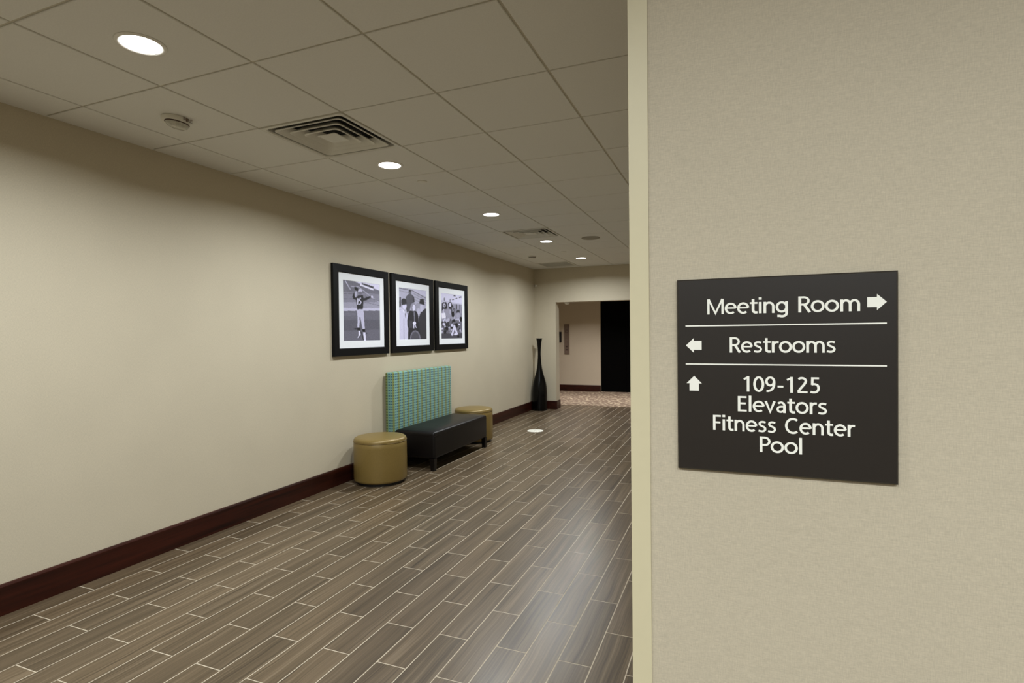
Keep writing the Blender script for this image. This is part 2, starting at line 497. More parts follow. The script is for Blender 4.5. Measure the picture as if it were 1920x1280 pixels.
# ------------------------------------------------------------------ ceiling: deck, grid tees, tiles
ceiling = struct('ceiling', boxes('ceiling', [(WALL_X, HALL_X1, HALL_Y0, SIGN_Y, T, T+0.08), (WALL_X, CORNER_X, SIGN_Y, END_Y, T, T+0.08)]), M['deck'],
                 'suspended ceiling of square beige tiles on a thin grid', 'ceiling')
GW, GZ = 0.0125, 0.006
xs = [WALL_X] + [TEE_X0+G*i for i in range(0, 13) if TEE_X0+G*i < HALL_X1-0.02] + [HALL_X1]
ys = [HALL_Y0] + [TEE_Y0+G*j for j in range(-9, 15) if HALL_Y0+0.03 < TEE_Y0+G*j < END_Y-0.03] + [END_Y]
vent_cells = {(1, 2), (1, 8), (0, 13)}
tile_cache = {}
def tile_mesh(w, l):
    bm = bmesh.new(); a, b, e = w/2, l/2, 0.0025
    loft(bm, [[(-a+e, -b+e, 0), (a-e, -b+e, 0), (a-e, b-e, 0), (-a+e, b-e, 0)],
              [(-a, -b, e), (a, -b, e), (a, b, e), (-a, b, e)],
              [(-a, -b, 0.016), (a, -b, 0.016), (a, b, 0.016), (-a, b, 0.016)]])
    return finish(bm, 'ceiling_tile')
for i in range(len(xs)-1):
    for j in range(len(ys)-1):
        x0, x1, y0, y1 = xs[i], xs[i+1], ys[j], ys[j+1]
        ci, cj = round((x0-TEE_X0)/G), round((y0-TEE_Y0)/G)
        if i > 0 and j > 0 and (ci, cj) in vent_cells: continue
        if y0 >= SIGN_Y-0.02 and x1 > CORNER_X:
            x1 = CORNER_X
        if y0 < SIGN_Y < y1 and x0 > CORNER_X-0.1: y1 = SIGN_Y
        if x1-x0 < 0.05 or y1-y0 < 0.05: continue
        w, l = round(x1-x0-GW, 4), round(y1-y0-GW, 4)
        if (w, l) not in tile_cache: tile_cache[(w, l)] = tile_mesh(w, l)
        obj('ceiling_tile', tile_cache[(w, l)], ceiling, M['tile'], ((x0+x1)/2, (y0+y1)/2, CEIL))
for x in xs[1:-1]:
    y1 = END_Y if x < CORNER_X-0.03 else SIGN_Y
    obj('main_tee', boxmesh('main_tee', x-GW/2+0.0006, x+GW/2-0.0006, HALL_Y0, y1, CEIL+GZ, CEIL+0.03), ceiling, M['tee'])
for y in ys[1:-1]:
    x1 = HALL_X1 if y < SIGN_Y else CORNER_X
    obj('cross_tee', boxmesh('cross_tee', WALL_X, x1, y-GW/2+0.0006, y+GW/2-0.0006, CEIL+GZ+0.0004, CEIL+0.028), ceiling, M['tee'])
wa = boxes('wall_angle', [(WALL_X, WALL_X+0.016, HALL_Y0, END_Y, CEIL+0.002, CEIL+0.03), (CORNER_X-0.02, CORNER_X, SIGN_Y, END_Y, CEIL+0.002, CEIL+0.03),
                          (WALL_X, CORNER_X, END_Y-0.016, END_Y, CEIL+0.0024, CEIL+0.03), (CORNER_X-0.02, HALL_X1, SIGN_Y-0.03, SIGN_Y, CEIL+0.0022, CEIL+0.03)])
obj('wall_angle', wa, ceiling, M['tile'])

# ------------------------------------------------------------------ downlights
def cell(i, j): return (TEE_X0+G*(i+.5), TEE_Y0+G*(j+.5))
def make_downlight(name, z, watt, col, lens, spread):
    t = empty(name, (0, 0, z))
    obj('trim_ring', ring_mesh('trim_ring', [(0.078, 0.0), (0.078, -0.004), (0.086, -0.007), (0.096, -0.003), (0.098, 0.0)], 40), t, M['trim'])
    bm = bmesh.new(); n = 40
    loft(bm, [[(r*math.cos(2*PI*i/n), r*math.sin(2*PI*i/n), zz) for i in range(n)] for r, zz in ((0.078, -0.0005), (0.078, -0.002))])
    obj('lens', finish(bm, 'lens'), t, lens)
    ld = bpy.data.lights.new('lamp', 'AREA'); ld.shape = 'DISK'; ld.size = 0.15
    ld.energy = watt; ld.color = col; ld.spread = math.radians(spread)
    lo = obj('lamp', ld, t); lo.location = (0, 0, -0.010)
    return t
def spread_lights(proto, spots, group):
    for n, (x, y, z, lab) in enumerate(spots):
        o = proto if n == 0 else copy_tree(proto)
        o.location = (x, y, z); tag(o, lab, 'downlight', group)
dl = make_downlight('downlight', CEIL, LAMP_W, LAMP_COL, M['lens'], LAMP_SPREAD)
rows = [(0, 'lit recessed downlight in the tile diagonal to the fire strobe'),
        (3, 'lit recessed downlight directly past the louvered vent near the fire strobe'),
        (6, 'lit recessed downlight midway between the two louvered vents'),
        (9, 'lit recessed downlight beside the round ceiling speaker'),
        (12, 'lit recessed downlight closest to the end wall opening')]
spots = [(*cell(1, j), CEIL, lab) for j, lab in rows]
HALL = 'lit recessed downlight in the hall ceiling before the sign wall'
for (i, j) in [(1, -3), (1, -6), (4, -4), (6, -4), (8, -4), (6, -7)]:
    spots.append((*cell(i, j), CEIL, HALL))
spread_lights(dl, spots, 'recessed downlights in the tile ceiling')
dl2 = make_downlight('downlight', LB_Z, LOBBY_W, LOBBY_COL, M['lens_warm'], LOBBY_SPREAD)
spread_lights(dl2, [(-3.3, 11.75, LB_Z, 'recessed downlight in the lobby ceiling over the carpet'), (-1.5, 11.75, LB_Z, 'recessed downlight in the lobby ceiling over the carpet')], 'lobby downlights')

# ------------------------------------------------------------------ louvered ceiling diffusers
def make_diffuser():
    t = empty('ceiling_diffuser', (0, 0, CEIL))
    h = G/2-0.004
    def sq(name, prof, mat, rad=0.03):
        bm = bmesh.new(); loft(bm, [rsq(a, z, rad if a > 0.05 else 0.012) for a, z in prof], cyclic=True)
        return obj(name, finish(bm, name), t, mat)
    # flange with a rounded square throat
    bm = bmesh.new()
    loft(bm, [rsq(h, 0.004, 0.003), rsq(h, -0.004, 0.003), rsq(0.284, -0.006, 0.03), rsq(0.278, 0.0, 0.03), rsq(0.278, 0.06, 0.03), rsq(0.284, 0.06, 0.03)], cyclic=True)
    obj('flange', finish(bm, 'flange'), t, M['vent'])
    for a, b in ((0.250, 0.190), (0.190, 0.132), (0.130, 0.074)):
        sq('louver', [(a, -0.006), (a-0.004, -0.007), (b-0.003, 0.038), (b, 0.042), (a+0.001, -0.002)], M['vent'])
    bm = bmesh.new(); loft(bm, [rsq(0.072, -0.002, 0.012), rsq(0.070, -0.006, 0.012), rsq(0.012, 0.026, 0.004), rsq(0.006, 0.034, 0.002)])
    obj('centre_cone', finish(bm, 'centre_cone'), t, M['vent'])
    bm = bmesh.new(); box(bm, -0.283, 0.283, -0.283, 0.283, 0.062, 0.075)
    obj('duct', finish(bm, 'duct'), t, M['void'])
    return t
df = make_diffuser()
df.location = (*cell(1, 2), CEIL)
tag(df, 'square white louvered ceiling diffuser diagonal to the fire strobe', 'ceiling vent', 'square ceiling diffusers')
d2 = copy_tree(df); d2.location = (*cell(1, 8), CEIL)
tag(d2, 'square white louvered ceiling diffuser diagonal to the round ceiling speaker', 'ceiling vent', 'square ceiling diffusers')
# return grille close to the end wall
t = tag(empty('return_grille', (*cell(0, 13), CEIL)), 'flat slatted return air grille at the end wall above the vase', 'ceiling vent')
h = G/2-0.004
bm = bmesh.new(); loft(bm, [rsq(h, 0.006, 0.003), rsq(h, -0.004, 0.003), rsq(0.265, -0.004, 0.003), rsq(0.265, 0.006, 0.003)], cyclic=True)
obj('frame', finish(bm, 'frame'), t, M['vent'])
bm = bmesh.new(); box(bm, -0.27, 0.27, -0.27, 0.27, 0.02, 0.03); obj('duct', finish(bm, 'duct'), t, M['void'])
bm = bmesh.new(); loft(bm, [[(x, -0.006, 0.0), (x, 0.006, 0.016), (x, 0.004, 0.018), (x, -0.008, 0.002)] for x in (-0.264, 0.264)])
sl = finish(bm, 'slat')
for i in range(15): obj('slat', sl, t, M['vent'], (0, -0.245+i*0.035, 0))

# ------------------------------------------------------------------ text helper
def text_mesh(name, body, width, cap, depth=0.0006):
    cu = bpy.data.curves.new(name, 'FONT'); cu.body = body; cu.size = 1.0; cu.resolution_u = 4
    o = bpy.data.objects.new(name, cu); COL.objects.link(o)
    bpy.context.view_layer.update()
    me = bpy.data.meshes.new_from_object(o.evaluated_get(bpy.context.evaluated_depsgraph_get()))
    COL.objects.unlink(o); bpy.data.objects.remove(o); bpy.data.curves.remove(cu)
    co = [v.co.copy() for v in me.vertices]
    x0, x1 = min(c.x for c in co), max(c.x for c in co)
    # cap height of the built-in face from a capital reference
    sx, sy = width/(x1-x0), cap/CAPH
    for v in me.vertices: v.co = Vector(((v.co.x-x0)*sx, v.co.y*sy, 0))
    bm = bmesh.new(); bm.from_mesh(me); bpy.data.meshes.remove(me)
    r = bmesh.ops.extrude_face_region(bm, geom=list(bm.faces))
    bmesh.ops.translate(bm, verts=[g for g in r['geom'] if isinstance(g, bmesh.types.BMVert)], vec=(0, 0, depth))
    return finish(bm, name)
def cap_height():
    cu = bpy.data.curves.new('cap', 'FONT'); cu.body = 'E'; cu.size = 1.0
    o = bpy.data.objects.new('cap', cu); COL.objects.link(o); bpy.context.view_layer.update()
    me = bpy.data.meshes.new_from_object(o.evaluated_get(bpy.context.evaluated_depsgraph_get()))
    h = max(v.co.y for v in me.vertices)
    COL.objects.unlink(o); bpy.data.objects.remove(o); bpy.data.curves.remove(cu); bpy.data.meshes.remove(me)
    return h
CAPH = cap_height()

# ------------------------------------------------------------------ sign letterforms: humanist sans drawn as pen strokes (cap height 1)
def arc(cx, cy, rx, ry, a0, a1, n=14):
    return [(cx+rx*math.cos(math.radians(a0+(a1-a0)*i/n)), cy+ry*math.sin(math.radians(a0+(a1-a0)*i/n))) for i in range(n+1)]
def curve(P, n=5):
    out = []
    Q = [P[0]]+P+[P[-1]]
    for i in range(1, len(Q)-2):
        p0, p1, p2, p3 = Q[i-1], Q[i], Q[i+1], Q[i+2]
        for k in range(n):
            t = k/n
            out.append(tuple(0.5*(2*p1[d]+(p2[d]-p0[d])*t+(2*p0[d]-5*p1[d]+4*p2[d]-p3[d])*t*t+(3*p1[d]-p0[d]-3*p2[d]+p3[d])*t**3) for d in (0, 1)))
    return out+[P[-1]]
SV, SH = 0.142, 0.118        # stem and bar weights
GLYPH = {
 'M': (.98, [(.125, [(.10, 0), (.10, 1)]), (.125, [(.88, 0), (.88, 1)]), (.118, [(.11, 1), (.49, .07), (.87, 1)])]),
 'e': (.67, [(.128, arc(.345, .365, .262, .31, 4, 310, 22)), (.10, [(.10, .385), (.61, .385)])]),
 't': (.45, [(SV, [(.20, .93)] + [(.20, .25)] + arc(.335, .215, .135, .155, 190, 275, 7) + [(.43, .07)]), (.11, [(.03, .675), (.43, .675)])]),
 'i': (.25, [(SV, [(.125, 0), (.125, .73)]), (.155, [(.125, .875), (.125, 1.025)])]),
 'n': (.66, [(SV, [(.115, 0), (.115, .73)]), (.130, [(.115, .45)] + arc(.335, .42, .215, .253, 165, 0, 12) + [(.55, 0)])]),
 'm': (1.02, [(SV, [(.115, 0), (.115, .73)]), (.130, [(.115, .45)] + arc(.315, .42, .20, .253, 165, 0, 12) + [(.515, 0)]), (.130, [(.515, .45)] + arc(.715, .42, .20, .253, 165, 0, 12) + [(.915, 0)])]),
 'g': (.69, [(.128, arc(.325, .375, .245, .297, 0, 360, 24)), (SV, [(.57, .73), (.57, 0)] + arc(.34, -.02, .23, .20, 0, -120, 10) + [(.10, -.19)])]),
 'R': (.66, [(SV, [(.12, 0), (.12, 1)]), (.120, [(.12, .94), (.33, .94)] + arc(.33, .715, .225, .225, 90, -90, 14) + [(.12, .49)]), (SV, [(.34, .50), (.615, 0)])]),
 'o': (.69, [(.130, arc(.345, .365, .272, .31, 0, 360, 26))]),
 's': (.53, [(.120, curve([(.455, .635), (.33, .672), (.19, .655), (.125, .56), (.165, .455), (.29, .385), (.405, .305), (.435, .19), (.36, .085), (.23, .057), (.065, .095)]))]),
 '1': (.62, [(SV, [(.36, 0), (.36, 1)]), (.115, [(.385, .955), (.13, .80)])]),
 '0': (.62, [(.135, arc(.31, .5, .225, .44, 0, 360, 28))]),
 '9': (.62, [(.128, arc(.30, .69, .20, .255, 0, 360, 24)), (.130, curve([(.50, .69), (.50, .52), (.455, .30), (.34, .14), (.20, .075), (.10, .07)]))]),
 '2': (.62, [(.128, curve([(.09, .87), (.21, .935), (.35, .925), (.445, .83), (.45, .69), (.37, .53), (.24, .34), (.13, .17), (.075, .06)])), (.115, [(.05, .058), (.55, .058)])]),
 '5': (.62, [(.115, [(.50, .942), (.155, .942)]), (.125, [(.175, 1.0), (.165, .52)]), (.125, curve([(.13, .545), (.28, .575), (.42, .51), (.475, .36), (.455, .20), (.36, .085), (.22, .057), (.075, .085)]))]),
 '-': (.42, [(.115, [(.06, .37), (.36, .37)])]),
 'E': (.60, [(SV, [(.12, 0), (.12, 1)]), (SH, [(.12, .941), (.53, .941)]), (SH, [(.12, .53), (.49, .53)]), (SH, [(.12, .059), (.54, .059)])]),
 'F': (.55, [(SV, [(.12, 0), (.12, 1)]), (SH, [(.12, .941), (.51, .941)]), (SH, [(.12, .51), (.48, .51)])]),
 'P': (.60, [(SV, [(.12, 0), (.12, 1)]), (.120, [(.12, .94), (.31, .94)] + arc(.31, .70, .235, .24, 90, -90, 14) + [(.12, .46)])]),
 'C': (.78, [(.132, arc(.46, .5, .36, .445, 52, 308, 24))]),
 'l': (.25, [(SV, [(.125, 0), (.125, 1.04)])]),
 'v': (.58, [(.136, [(.055, .73), (.29, .045), (.525, .73)])]),
 'a': (.59, [(SV, [(.47, 0), (.47, .42)]), (.122, [(.47, .42)] + arc(.285, .46, .185, .212, 0, 140, 10)), (.115, curve([(.47, .40), (.30, .40), (.155, .345), (.11, .215), (.165, .095), (.28, .06), (.40, .115), (.47, .22)]))]),
 'r': (.42, [(SV, [(.115, 0), (.115, .73)]), (.128, curve([(.115, .42), (.15, .55), (.225, .64), (.31, .668), (.41, .665)]))]),
}
def stroke_poly(bm, pts, w, ox, z0, z1):
    pts = [p for i, p in enumerate(pts) if i == 0 or math.dist(p, pts[i-1]) > 1e-4]
    n = len(pts); L, Rr = [], []
    closed = n > 8 and math.dist(pts[0], pts[-1]) < 1e-6
    for i in range(n):
        a = pts[i-1] if i else (pts[-2] if closed else None)
        c = pts[i+1] if i < n-1 else (pts[1] if closed else None)
        p = Vector(pts[i])
        d0 = (p-Vector(a)).normalized() if a else None
        d1 = (Vector(c)-p).normalized() if c else None
        if d0 is None: d0 = d1
        if d1 is None: d1 = d0
        n0, n1 = Vector((-d0.y, d0.x)), Vector((-d1.y, d1.x))
        q = n0+n1
        q = q/max(0.35, q.dot(n0)) if q.length > 1e-6 else n0
        L.append(p+q*w/2); Rr.append(p-q*w/2)
    loops = [[(l.x+ox, l.y, z0), (r.x+ox, r.y, z0), (r.x+ox, r.y, z1), (l.x+ox, l.y, z1)] for l, r in zip(L, Rr)]
    loft(bm, loops)
def sign_text(body, width, cap, depth=0.0006):
    bm = bmesh.new(); x = 0.0; k = 0
    for ch in body:
        if ch == ' ': x += 0.42; continue
        adv, strokes = GLYPH[ch]
        for w, pts in strokes:
            k += 1
            stroke_poly(bm, pts, w, x, 0.0, 1.0+0.02*(k % 4))
        x += adv
    xs_ = [v.co.x for v in bm.verts]; a, b = min(xs_), max(xs_)
    for v in bm.verts: v.co = Vector(((v.co.x-a)*width/(b-a), v.co.y*cap, v.co.z*depth))
    return finish(bm, 'lettering')

# ------------------------------------------------------------------ direction sign
SX0, SX1, SZ0, SZ1 = -0.0942, 0.2447, 1.2006, 1.5436
scx, scz, sw, sh = (SX0+SX1)/2, (SZ0+SZ1)/2, (SX1-SX0)/2, (SZ1-SZ0)/2
SF = 0.009                                   # plate thickness
sign = tag(empty('direction_sign', (scx, SIGN_Y, scz)), 'dark square wall sign with white arrows listing Meeting Room and Restrooms', 'sign')
bm = bmesh.new()
def srect(a, b, y): return [(-a, y, -b), (a, y, -b), (a, y, b), (-a, y, b)]
loft(bm, [srect(sw-0.001, sh-0.001, 0), srect(sw, sh, -0.002), srect(sw, sh, -SF+0.0025), srect(sw-0.0025, sh-0.0025, -SF)])
obj('plate', finish(bm, 'plate'), sign, M['plate'])
def on_sign(name, me, x, z):
    o = obj(name, me, sign, M['letter'], (x-scx, -SF-0.0001, z-scz)); o.rotation_euler = (PI/2, 0, 0); return o
CAPS = 0.0268
for body, x0, x1, zb in (('Meeting Room', -0.0421, 0.1922, 1.4799), ('Restrooms', -0.0053, 0.1572, 1.4121), ('109-125', 0.0164, 0.1341, 1.3440),
                         ('Elevators', 0.0074, 0.1445, 1.3090), ('Fitness Center', -0.0336, 0.1846, 1.2742), ('Pool', 0.0421, 0.1074, 1.2401)):
    on_sign('lettering', sign_text(body, x1-x0, CAPS), x0, zb)
rule = boxmesh('divider_line', 0, 0.3083, -0.0011, 0.0011, 0, 0.0006)
for z in (1.4596, 1.3911): on_sign('divider_line', rule, -0.0795, z)
bm = bmesh.new()
ap = [(-0.0134, -0.0081), (0.0, -0.0081), (0.0, -0.0131), (0.0134, 0.0), (0.0, 0.0131), (0.0, 0.0081), (-0.0134, 0.0081)]
loft(bm, [[(x, y, 0) for x, y in ap], [(x, y, 0.0006) for x, y in ap]])
am = finish(bm, 'arrow')
for x, z, a in ((0.2155, 1.4939, 0), (-0.0655, 1.4248, PI), (-0.0652, 1.3565, PI/2)):
    o = on_sign('arrow', am, x, z); o.rotation_euler = (PI/2, -a, 0)
    o.rotation_euler = (Matrix.Rotation(PI/2, 3, 'X') @ Matrix.Rotation(a, 3, 'Z')).to_euler()

# ------------------------------------------------------------------ framed photographs
PRINTS = [
 [
  (118,[(-0.027,-0.019),(1.04,-0.115),(1.025,0.503),(-0.039,0.538)]),
  (140,[(-0.01,0.194),(1.033,0.17),(1.025,0.503),(-0.018,0.538)]),
  (165,[(-0.014,0.366),(1.029,0.313),(1.025,0.503),(-0.018,0.538)]),
  (230,[(0.407,-0.073),(1.094,-0.136),(1.086,0.183),(0.999,0.106),(0.623,0.052),(0.334,0.011)]),
  (70,[(0.489,0.007),(0.825,0.047),(0.829,0.084),(0.505,0.036)]),
  (245,[(0.457,0.03),(0.824,0.084),(0.824,0.119),(0.44,0.056)]),
  (205,[(0.048,0.01),(0.183,0.152),(0.201,0.144),(0.065,0.001)]),
  (185,[(0.193,0.099),(0.403,0.091),(0.404,0.077),(0.194,0.086)]),
  (185,[(0.397,0.09),(0.737,0.233),(0.751,0.221),(0.41,0.078)]),
  (185,[(0.737,0.233),(0.969,0.322),(0.983,0.31),(0.751,0.221)]),
  (100,[(0.011,0.225),(0.329,0.219),(0.33,0.212),(0.012,0.218)]),
  (100,[(0.567,0.234),(0.993,0.303),(0.997,0.295),(0.571,0.227)]),
  (100,[(0.009,0.31),(0.327,0.3),(0.328,0.294),(0.01,0.305)]),
  (100,[(0.565,0.34),(0.992,0.381),(0.994,0.375),(0.568,0.334)]),
  (205,[(-0.038,0.46),(1.027,0.421),(1.026,0.468),(-0.039,0.513)]),
  (112,[(-0.039,0.51),(1.026,0.467),(1.012,1.041),(-0.051,1.031)]),
  (100,[(-0.042,0.653),(1.022,0.63),(1.018,0.804),(-0.046,0.838)]),
  (122,[(-0.039,0.538),(0.322,0.526),(0.321,0.571),(-0.041,0.595)]),
  (60,[(0.269,0.79),(0.387,0.78),(0.434,0.819),(0.292,0.811)]),
  (62,[(0.439,0.83),(0.486,0.867),(0.546,1.0),(0.502,0.988)]),
  (70,[(0.567,0.837),(0.628,0.882),(0.591,0.89)]),
  (205,[(0.342,0.474),(0.529,0.459),(0.561,0.806),(0.497,0.807),(0.439,0.59),(0.406,0.78),(0.354,0.781),(0.367,0.614)]),
  (110,[(0.415,0.598),(0.444,0.597),(0.457,0.672),(0.425,0.702)]),
  (45,[(0.323,0.275),(0.395,0.229),(0.525,0.218),(0.539,0.281),(0.515,0.457),(0.359,0.469),(0.345,0.377)]),
  (42,[(0.236,0.258),(0.272,0.201),(0.312,0.169),(0.326,0.186),(0.292,0.24),(0.352,0.273),(0.332,0.31),(0.269,0.302)]),
  (190,[(0.295,0.173),(0.359,0.157),(0.367,0.206),(0.328,0.275),(0.294,0.247)]),
  (40,[(0.531,0.275),(0.732,0.22),(0.764,0.237),(0.617,0.3),(0.543,0.315)]),
  (220,[(0.808,0.231),(0.805,0.241),(0.796,0.249),(0.783,0.254),(0.77,0.255),(0.758,0.251),(0.749,0.244),(0.747,0.235),(0.75,0.225),(0.758,0.217),(0.771,0.212),(0.784,0.212),(0.797,0.215),(0.805,0.222)]),
  (205,[(0.5,0.147),(0.494,0.163),(0.478,0.177),(0.454,0.186),(0.429,0.187),(0.406,0.182),(0.39,0.17),(0.385,0.155),(0.391,0.139),(0.407,0.126),(0.43,0.117),(0.456,0.115),(0.479,0.121),(0.495,0.132)]),
  (120,[(0.497,0.182),(0.492,0.194),(0.478,0.204),(0.459,0.211),(0.438,0.212),(0.418,0.208),(0.405,0.2),(0.401,0.188),(0.406,0.176),(0.419,0.166),(0.439,0.16),(0.46,0.158),(0.479,0.162),(0.493,0.171)]),
  (32,[(0.37,0.105),(0.387,0.12),(0.394,0.136),(0.391,0.149),(0.378,0.157),(0.358,0.158),(0.334,0.152),(0.312,0.14),(0.296,0.125),(0.288,0.11),(0.291,0.097),(0.304,0.089),(0.324,0.088),(0.348,0.094)]),
  (240,[(0.364,0.303),(0.388,0.285),(0.371,0.276),(0.347,0.294)]),
  (240,[(0.368,0.281),(0.366,0.384),(0.389,0.383),(0.392,0.28)]),
  (240,[(0.354,0.39),(0.397,0.386),(0.396,0.376),(0.353,0.379)]),
  (240,[(0.47,0.266),(0.424,0.271),(0.426,0.285),(0.472,0.279)]),
  (240,[(0.414,0.278),(0.409,0.317),(0.43,0.317),(0.436,0.278)]),
  (240,[(0.417,0.324),(0.453,0.326),(0.458,0.313),(0.422,0.31)]),
  (240,[(0.445,0.322),(0.456,0.35),(0.477,0.345),(0.466,0.317)]),
  (240,[(0.457,0.345),(0.435,0.371),(0.454,0.377),(0.476,0.35)]),
  (240,[(0.443,0.368),(0.405,0.372),(0.407,0.386),(0.446,0.381)]),
  (35,[(0.349,0.778),(0.435,0.783),(0.439,0.825),(0.358,0.828)]),
  (30,[(0.492,0.804),(0.568,0.799),(0.569,0.855),(0.501,0.861)]),
  (240,[(0.381,0.83),(0.431,0.83),(0.437,0.897),(0.402,0.949),(0.355,0.952),(0.389,0.904)]),
  (40,[(0.396,0.927),(0.437,0.912),(0.431,0.934),(0.388,0.956)]),
  (238,[(0.51,0.859),(0.574,0.858),(0.588,0.996),(0.531,1.003)]),
 ],
 [
  (185,[(-0.03,-0.018),(1.073,-0.103),(1.044,1.037),(-0.055,1.021)]),
  (205,[(0.34,-0.047),(1.073,-0.103),(1.067,0.127),(0.558,0.067)]),
  (110,[(-0.016,0.021),(0.482,0.039),(0.487,0.025),(-0.011,0.007)]),
  (110,[(0.478,0.038),(1.018,0.167),(1.033,0.154),(0.491,0.025)]),
  (110,[(0.517,0.092),(1.021,0.206),(1.028,0.199),(0.524,0.086)]),
  (150,[(-0.017,0.062),(0.334,0.086),(0.339,0.076),(-0.012,0.052)]),
  (150,[(0.55,0.153),(1.016,0.261),(1.03,0.248),(0.563,0.14)]),
  (150,[(0.569,0.211),(1.017,0.311),(1.027,0.302),(0.578,0.201)]),
  (80,[(0.013,0.189),(0.068,0.181),(0.064,0.369),(0.008,0.38)]),
  (210,[(-0.006,0.391),(0.115,0.386),(0.115,0.424),(-0.006,0.419)]),
  (92,[(0.235,0.171),(0.336,0.106),(0.427,0.097),(0.534,0.146),(0.561,0.249),(0.422,0.304),(0.364,0.454),(0.277,0.459),(0.25,0.312)]),
  (105,[(0.439,0.065),(0.434,0.082),(0.419,0.097),(0.398,0.106),(0.375,0.107),(0.355,0.101),(0.341,0.088),(0.337,0.072),(0.342,0.054),(0.357,0.039),(0.377,0.03),(0.4,0.029),(0.421,0.035),(0.435,0.048)]),
  (50,[(0.347,0.041),(0.384,0.017),(0.433,0.035),(0.438,0.06),(0.401,0.047),(0.351,0.063)]),
  (60,[(0.482,0.131),(0.538,0.153),(0.561,0.249),(0.507,0.27)]),
  (165,[(0.781,0.368),(0.769,0.418),(0.738,0.458),(0.695,0.481),(0.648,0.482),(0.607,0.462),(0.579,0.425),(0.57,0.377),(0.581,0.329),(0.611,0.289),(0.654,0.265),(0.701,0.263),(0.743,0.282),(0.772,0.32)]),
  (195,[(0.77,0.43),(0.762,0.457),(0.743,0.479),(0.715,0.491),(0.685,0.492),(0.659,0.481),(0.64,0.461),(0.634,0.435),(0.642,0.408),(0.661,0.386),(0.688,0.374),(0.718,0.372),(0.745,0.383),(0.764,0.404)]),
  (215,[(-0.024,0.458),(0.124,0.409),(0.237,0.473),(0.293,0.525),(0.305,0.78),(0.299,1.026),(-0.038,1.021)]),
  (80,[(0.239,0.371),(0.284,0.359),(0.309,0.446),(0.273,0.477)]),
  (225,[(0.265,0.345),(0.257,0.375),(0.235,0.4),(0.205,0.414),(0.172,0.416),(0.143,0.404),(0.123,0.381),(0.116,0.352),(0.124,0.322),(0.145,0.298),(0.175,0.283),(0.208,0.281),(0.238,0.293),(0.258,0.316)]),
  (48,[(0.259,0.248),(0.249,0.27),(0.223,0.289),(0.185,0.301),(0.145,0.303),(0.108,0.295),(0.084,0.279),(0.075,0.257),(0.085,0.235),(0.11,0.216),(0.147,0.205),(0.188,0.202),(0.225,0.21),(0.25,0.226)]),
  (52,[(0.075,0.277),(0.263,0.267),(0.273,0.301),(0.09,0.338)]),
  (120,[(0.135,0.322),(0.25,0.312),(0.249,0.323),(0.134,0.335)]),
  (245,[(0.115,0.419),(0.158,0.432),(0.192,0.499),(0.157,0.481)]),
  (110,[(0.198,0.479),(0.236,0.507),(0.225,0.586),(0.203,0.547)]),
  (190,[(0.146,0.588),(0.172,0.587),(0.179,1.024),(0.144,1.024)]),
  (48,[(0.382,0.429),(0.61,0.436),(0.685,0.499),(0.697,0.636),(0.78,0.777),(0.764,1.033),(0.299,1.026),(0.31,0.78),(0.281,0.732),(0.278,0.624),(0.323,0.485)]),
  (70,[(0.323,0.623),(0.47,0.63),(0.466,0.779),(0.338,0.77)]),
  (150,[(0.614,0.353),(0.602,0.391),(0.571,0.422),(0.526,0.44),(0.478,0.441),(0.435,0.426),(0.407,0.398),(0.397,0.362),(0.408,0.325),(0.439,0.294),(0.482,0.276),(0.531,0.274),(0.574,0.288),(0.604,0.316)]),
  (232,[(0.585,0.364),(0.579,0.392),(0.562,0.415),(0.539,0.429),(0.514,0.43),(0.492,0.418),(0.477,0.396),(0.472,0.369),(0.479,0.341),(0.495,0.318),(0.517,0.305),(0.543,0.304),(0.565,0.315),(0.58,0.337)]),
  (130,[(0.515,0.449),(0.558,0.448),(0.566,0.653),(0.525,0.654)]),
  (240,[(0.604,0.678),(0.597,0.693),(0.579,0.706),(0.553,0.714),(0.524,0.714),(0.499,0.707),(0.482,0.695),(0.476,0.68),(0.482,0.664),(0.5,0.651),(0.526,0.644),(0.555,0.643),(0.58,0.65),(0.598,0.662)]),
  (235,[(0.496,0.709),(0.543,0.699),(0.525,0.784),(0.499,0.784)]),
  (225,[(0.552,0.708),(0.58,0.703),(0.62,0.768),(0.594,0.773)]),
  (215,[(0.662,0.474),(0.73,0.472),(0.728,0.543),(0.699,0.554)]),
  (58,[(0.698,0.575),(0.779,0.46),(0.949,0.374),(1.081,0.372),(1.064,1.037),(0.764,1.033),(0.732,0.777)]),
  (205,[(0.896,0.353),(0.888,0.39),(0.867,0.421),(0.838,0.438),(0.807,0.439),(0.779,0.424),(0.76,0.395),(0.754,0.359),(0.762,0.323),(0.782,0.293),(0.811,0.275),(0.842,0.274),(0.871,0.289),(0.89,0.317)]),
  (45,[(0.766,0.183),(0.908,0.175),(0.926,0.264),(0.957,0.299),(0.729,0.274)]),
  (125,[(0.771,1.012),(0.759,1.072),(0.728,1.125),(0.68,1.167),(0.622,1.193),(0.558,1.2),(0.496,1.189),(0.441,1.161),(0.398,1.118),(0.371,1.065),(0.363,1.007),(0.374,0.949),(0.403,0.897),(0.448,0.855),(0.505,0.828),(0.568,0.819),(0.631,0.828),(0.688,0.855),(0.733,0.898),(0.762,0.952)]),
  (88,[(0.731,1.022),(0.722,1.075),(0.696,1.123),(0.658,1.16),(0.61,1.183),(0.559,1.19),(0.508,1.181),(0.463,1.155),(0.427,1.117),(0.406,1.07),(0.399,1.017),(0.408,0.965),(0.432,0.919),(0.469,0.881),(0.516,0.857),(0.567,0.849),(0.619,0.857),(0.665,0.882),(0.701,0.92),(0.724,0.968)]),
 ],
 [
  (205,[(-0.042,-0.046),(1.098,-0.126),(1.066,1.06),(-0.07,1.044)]),
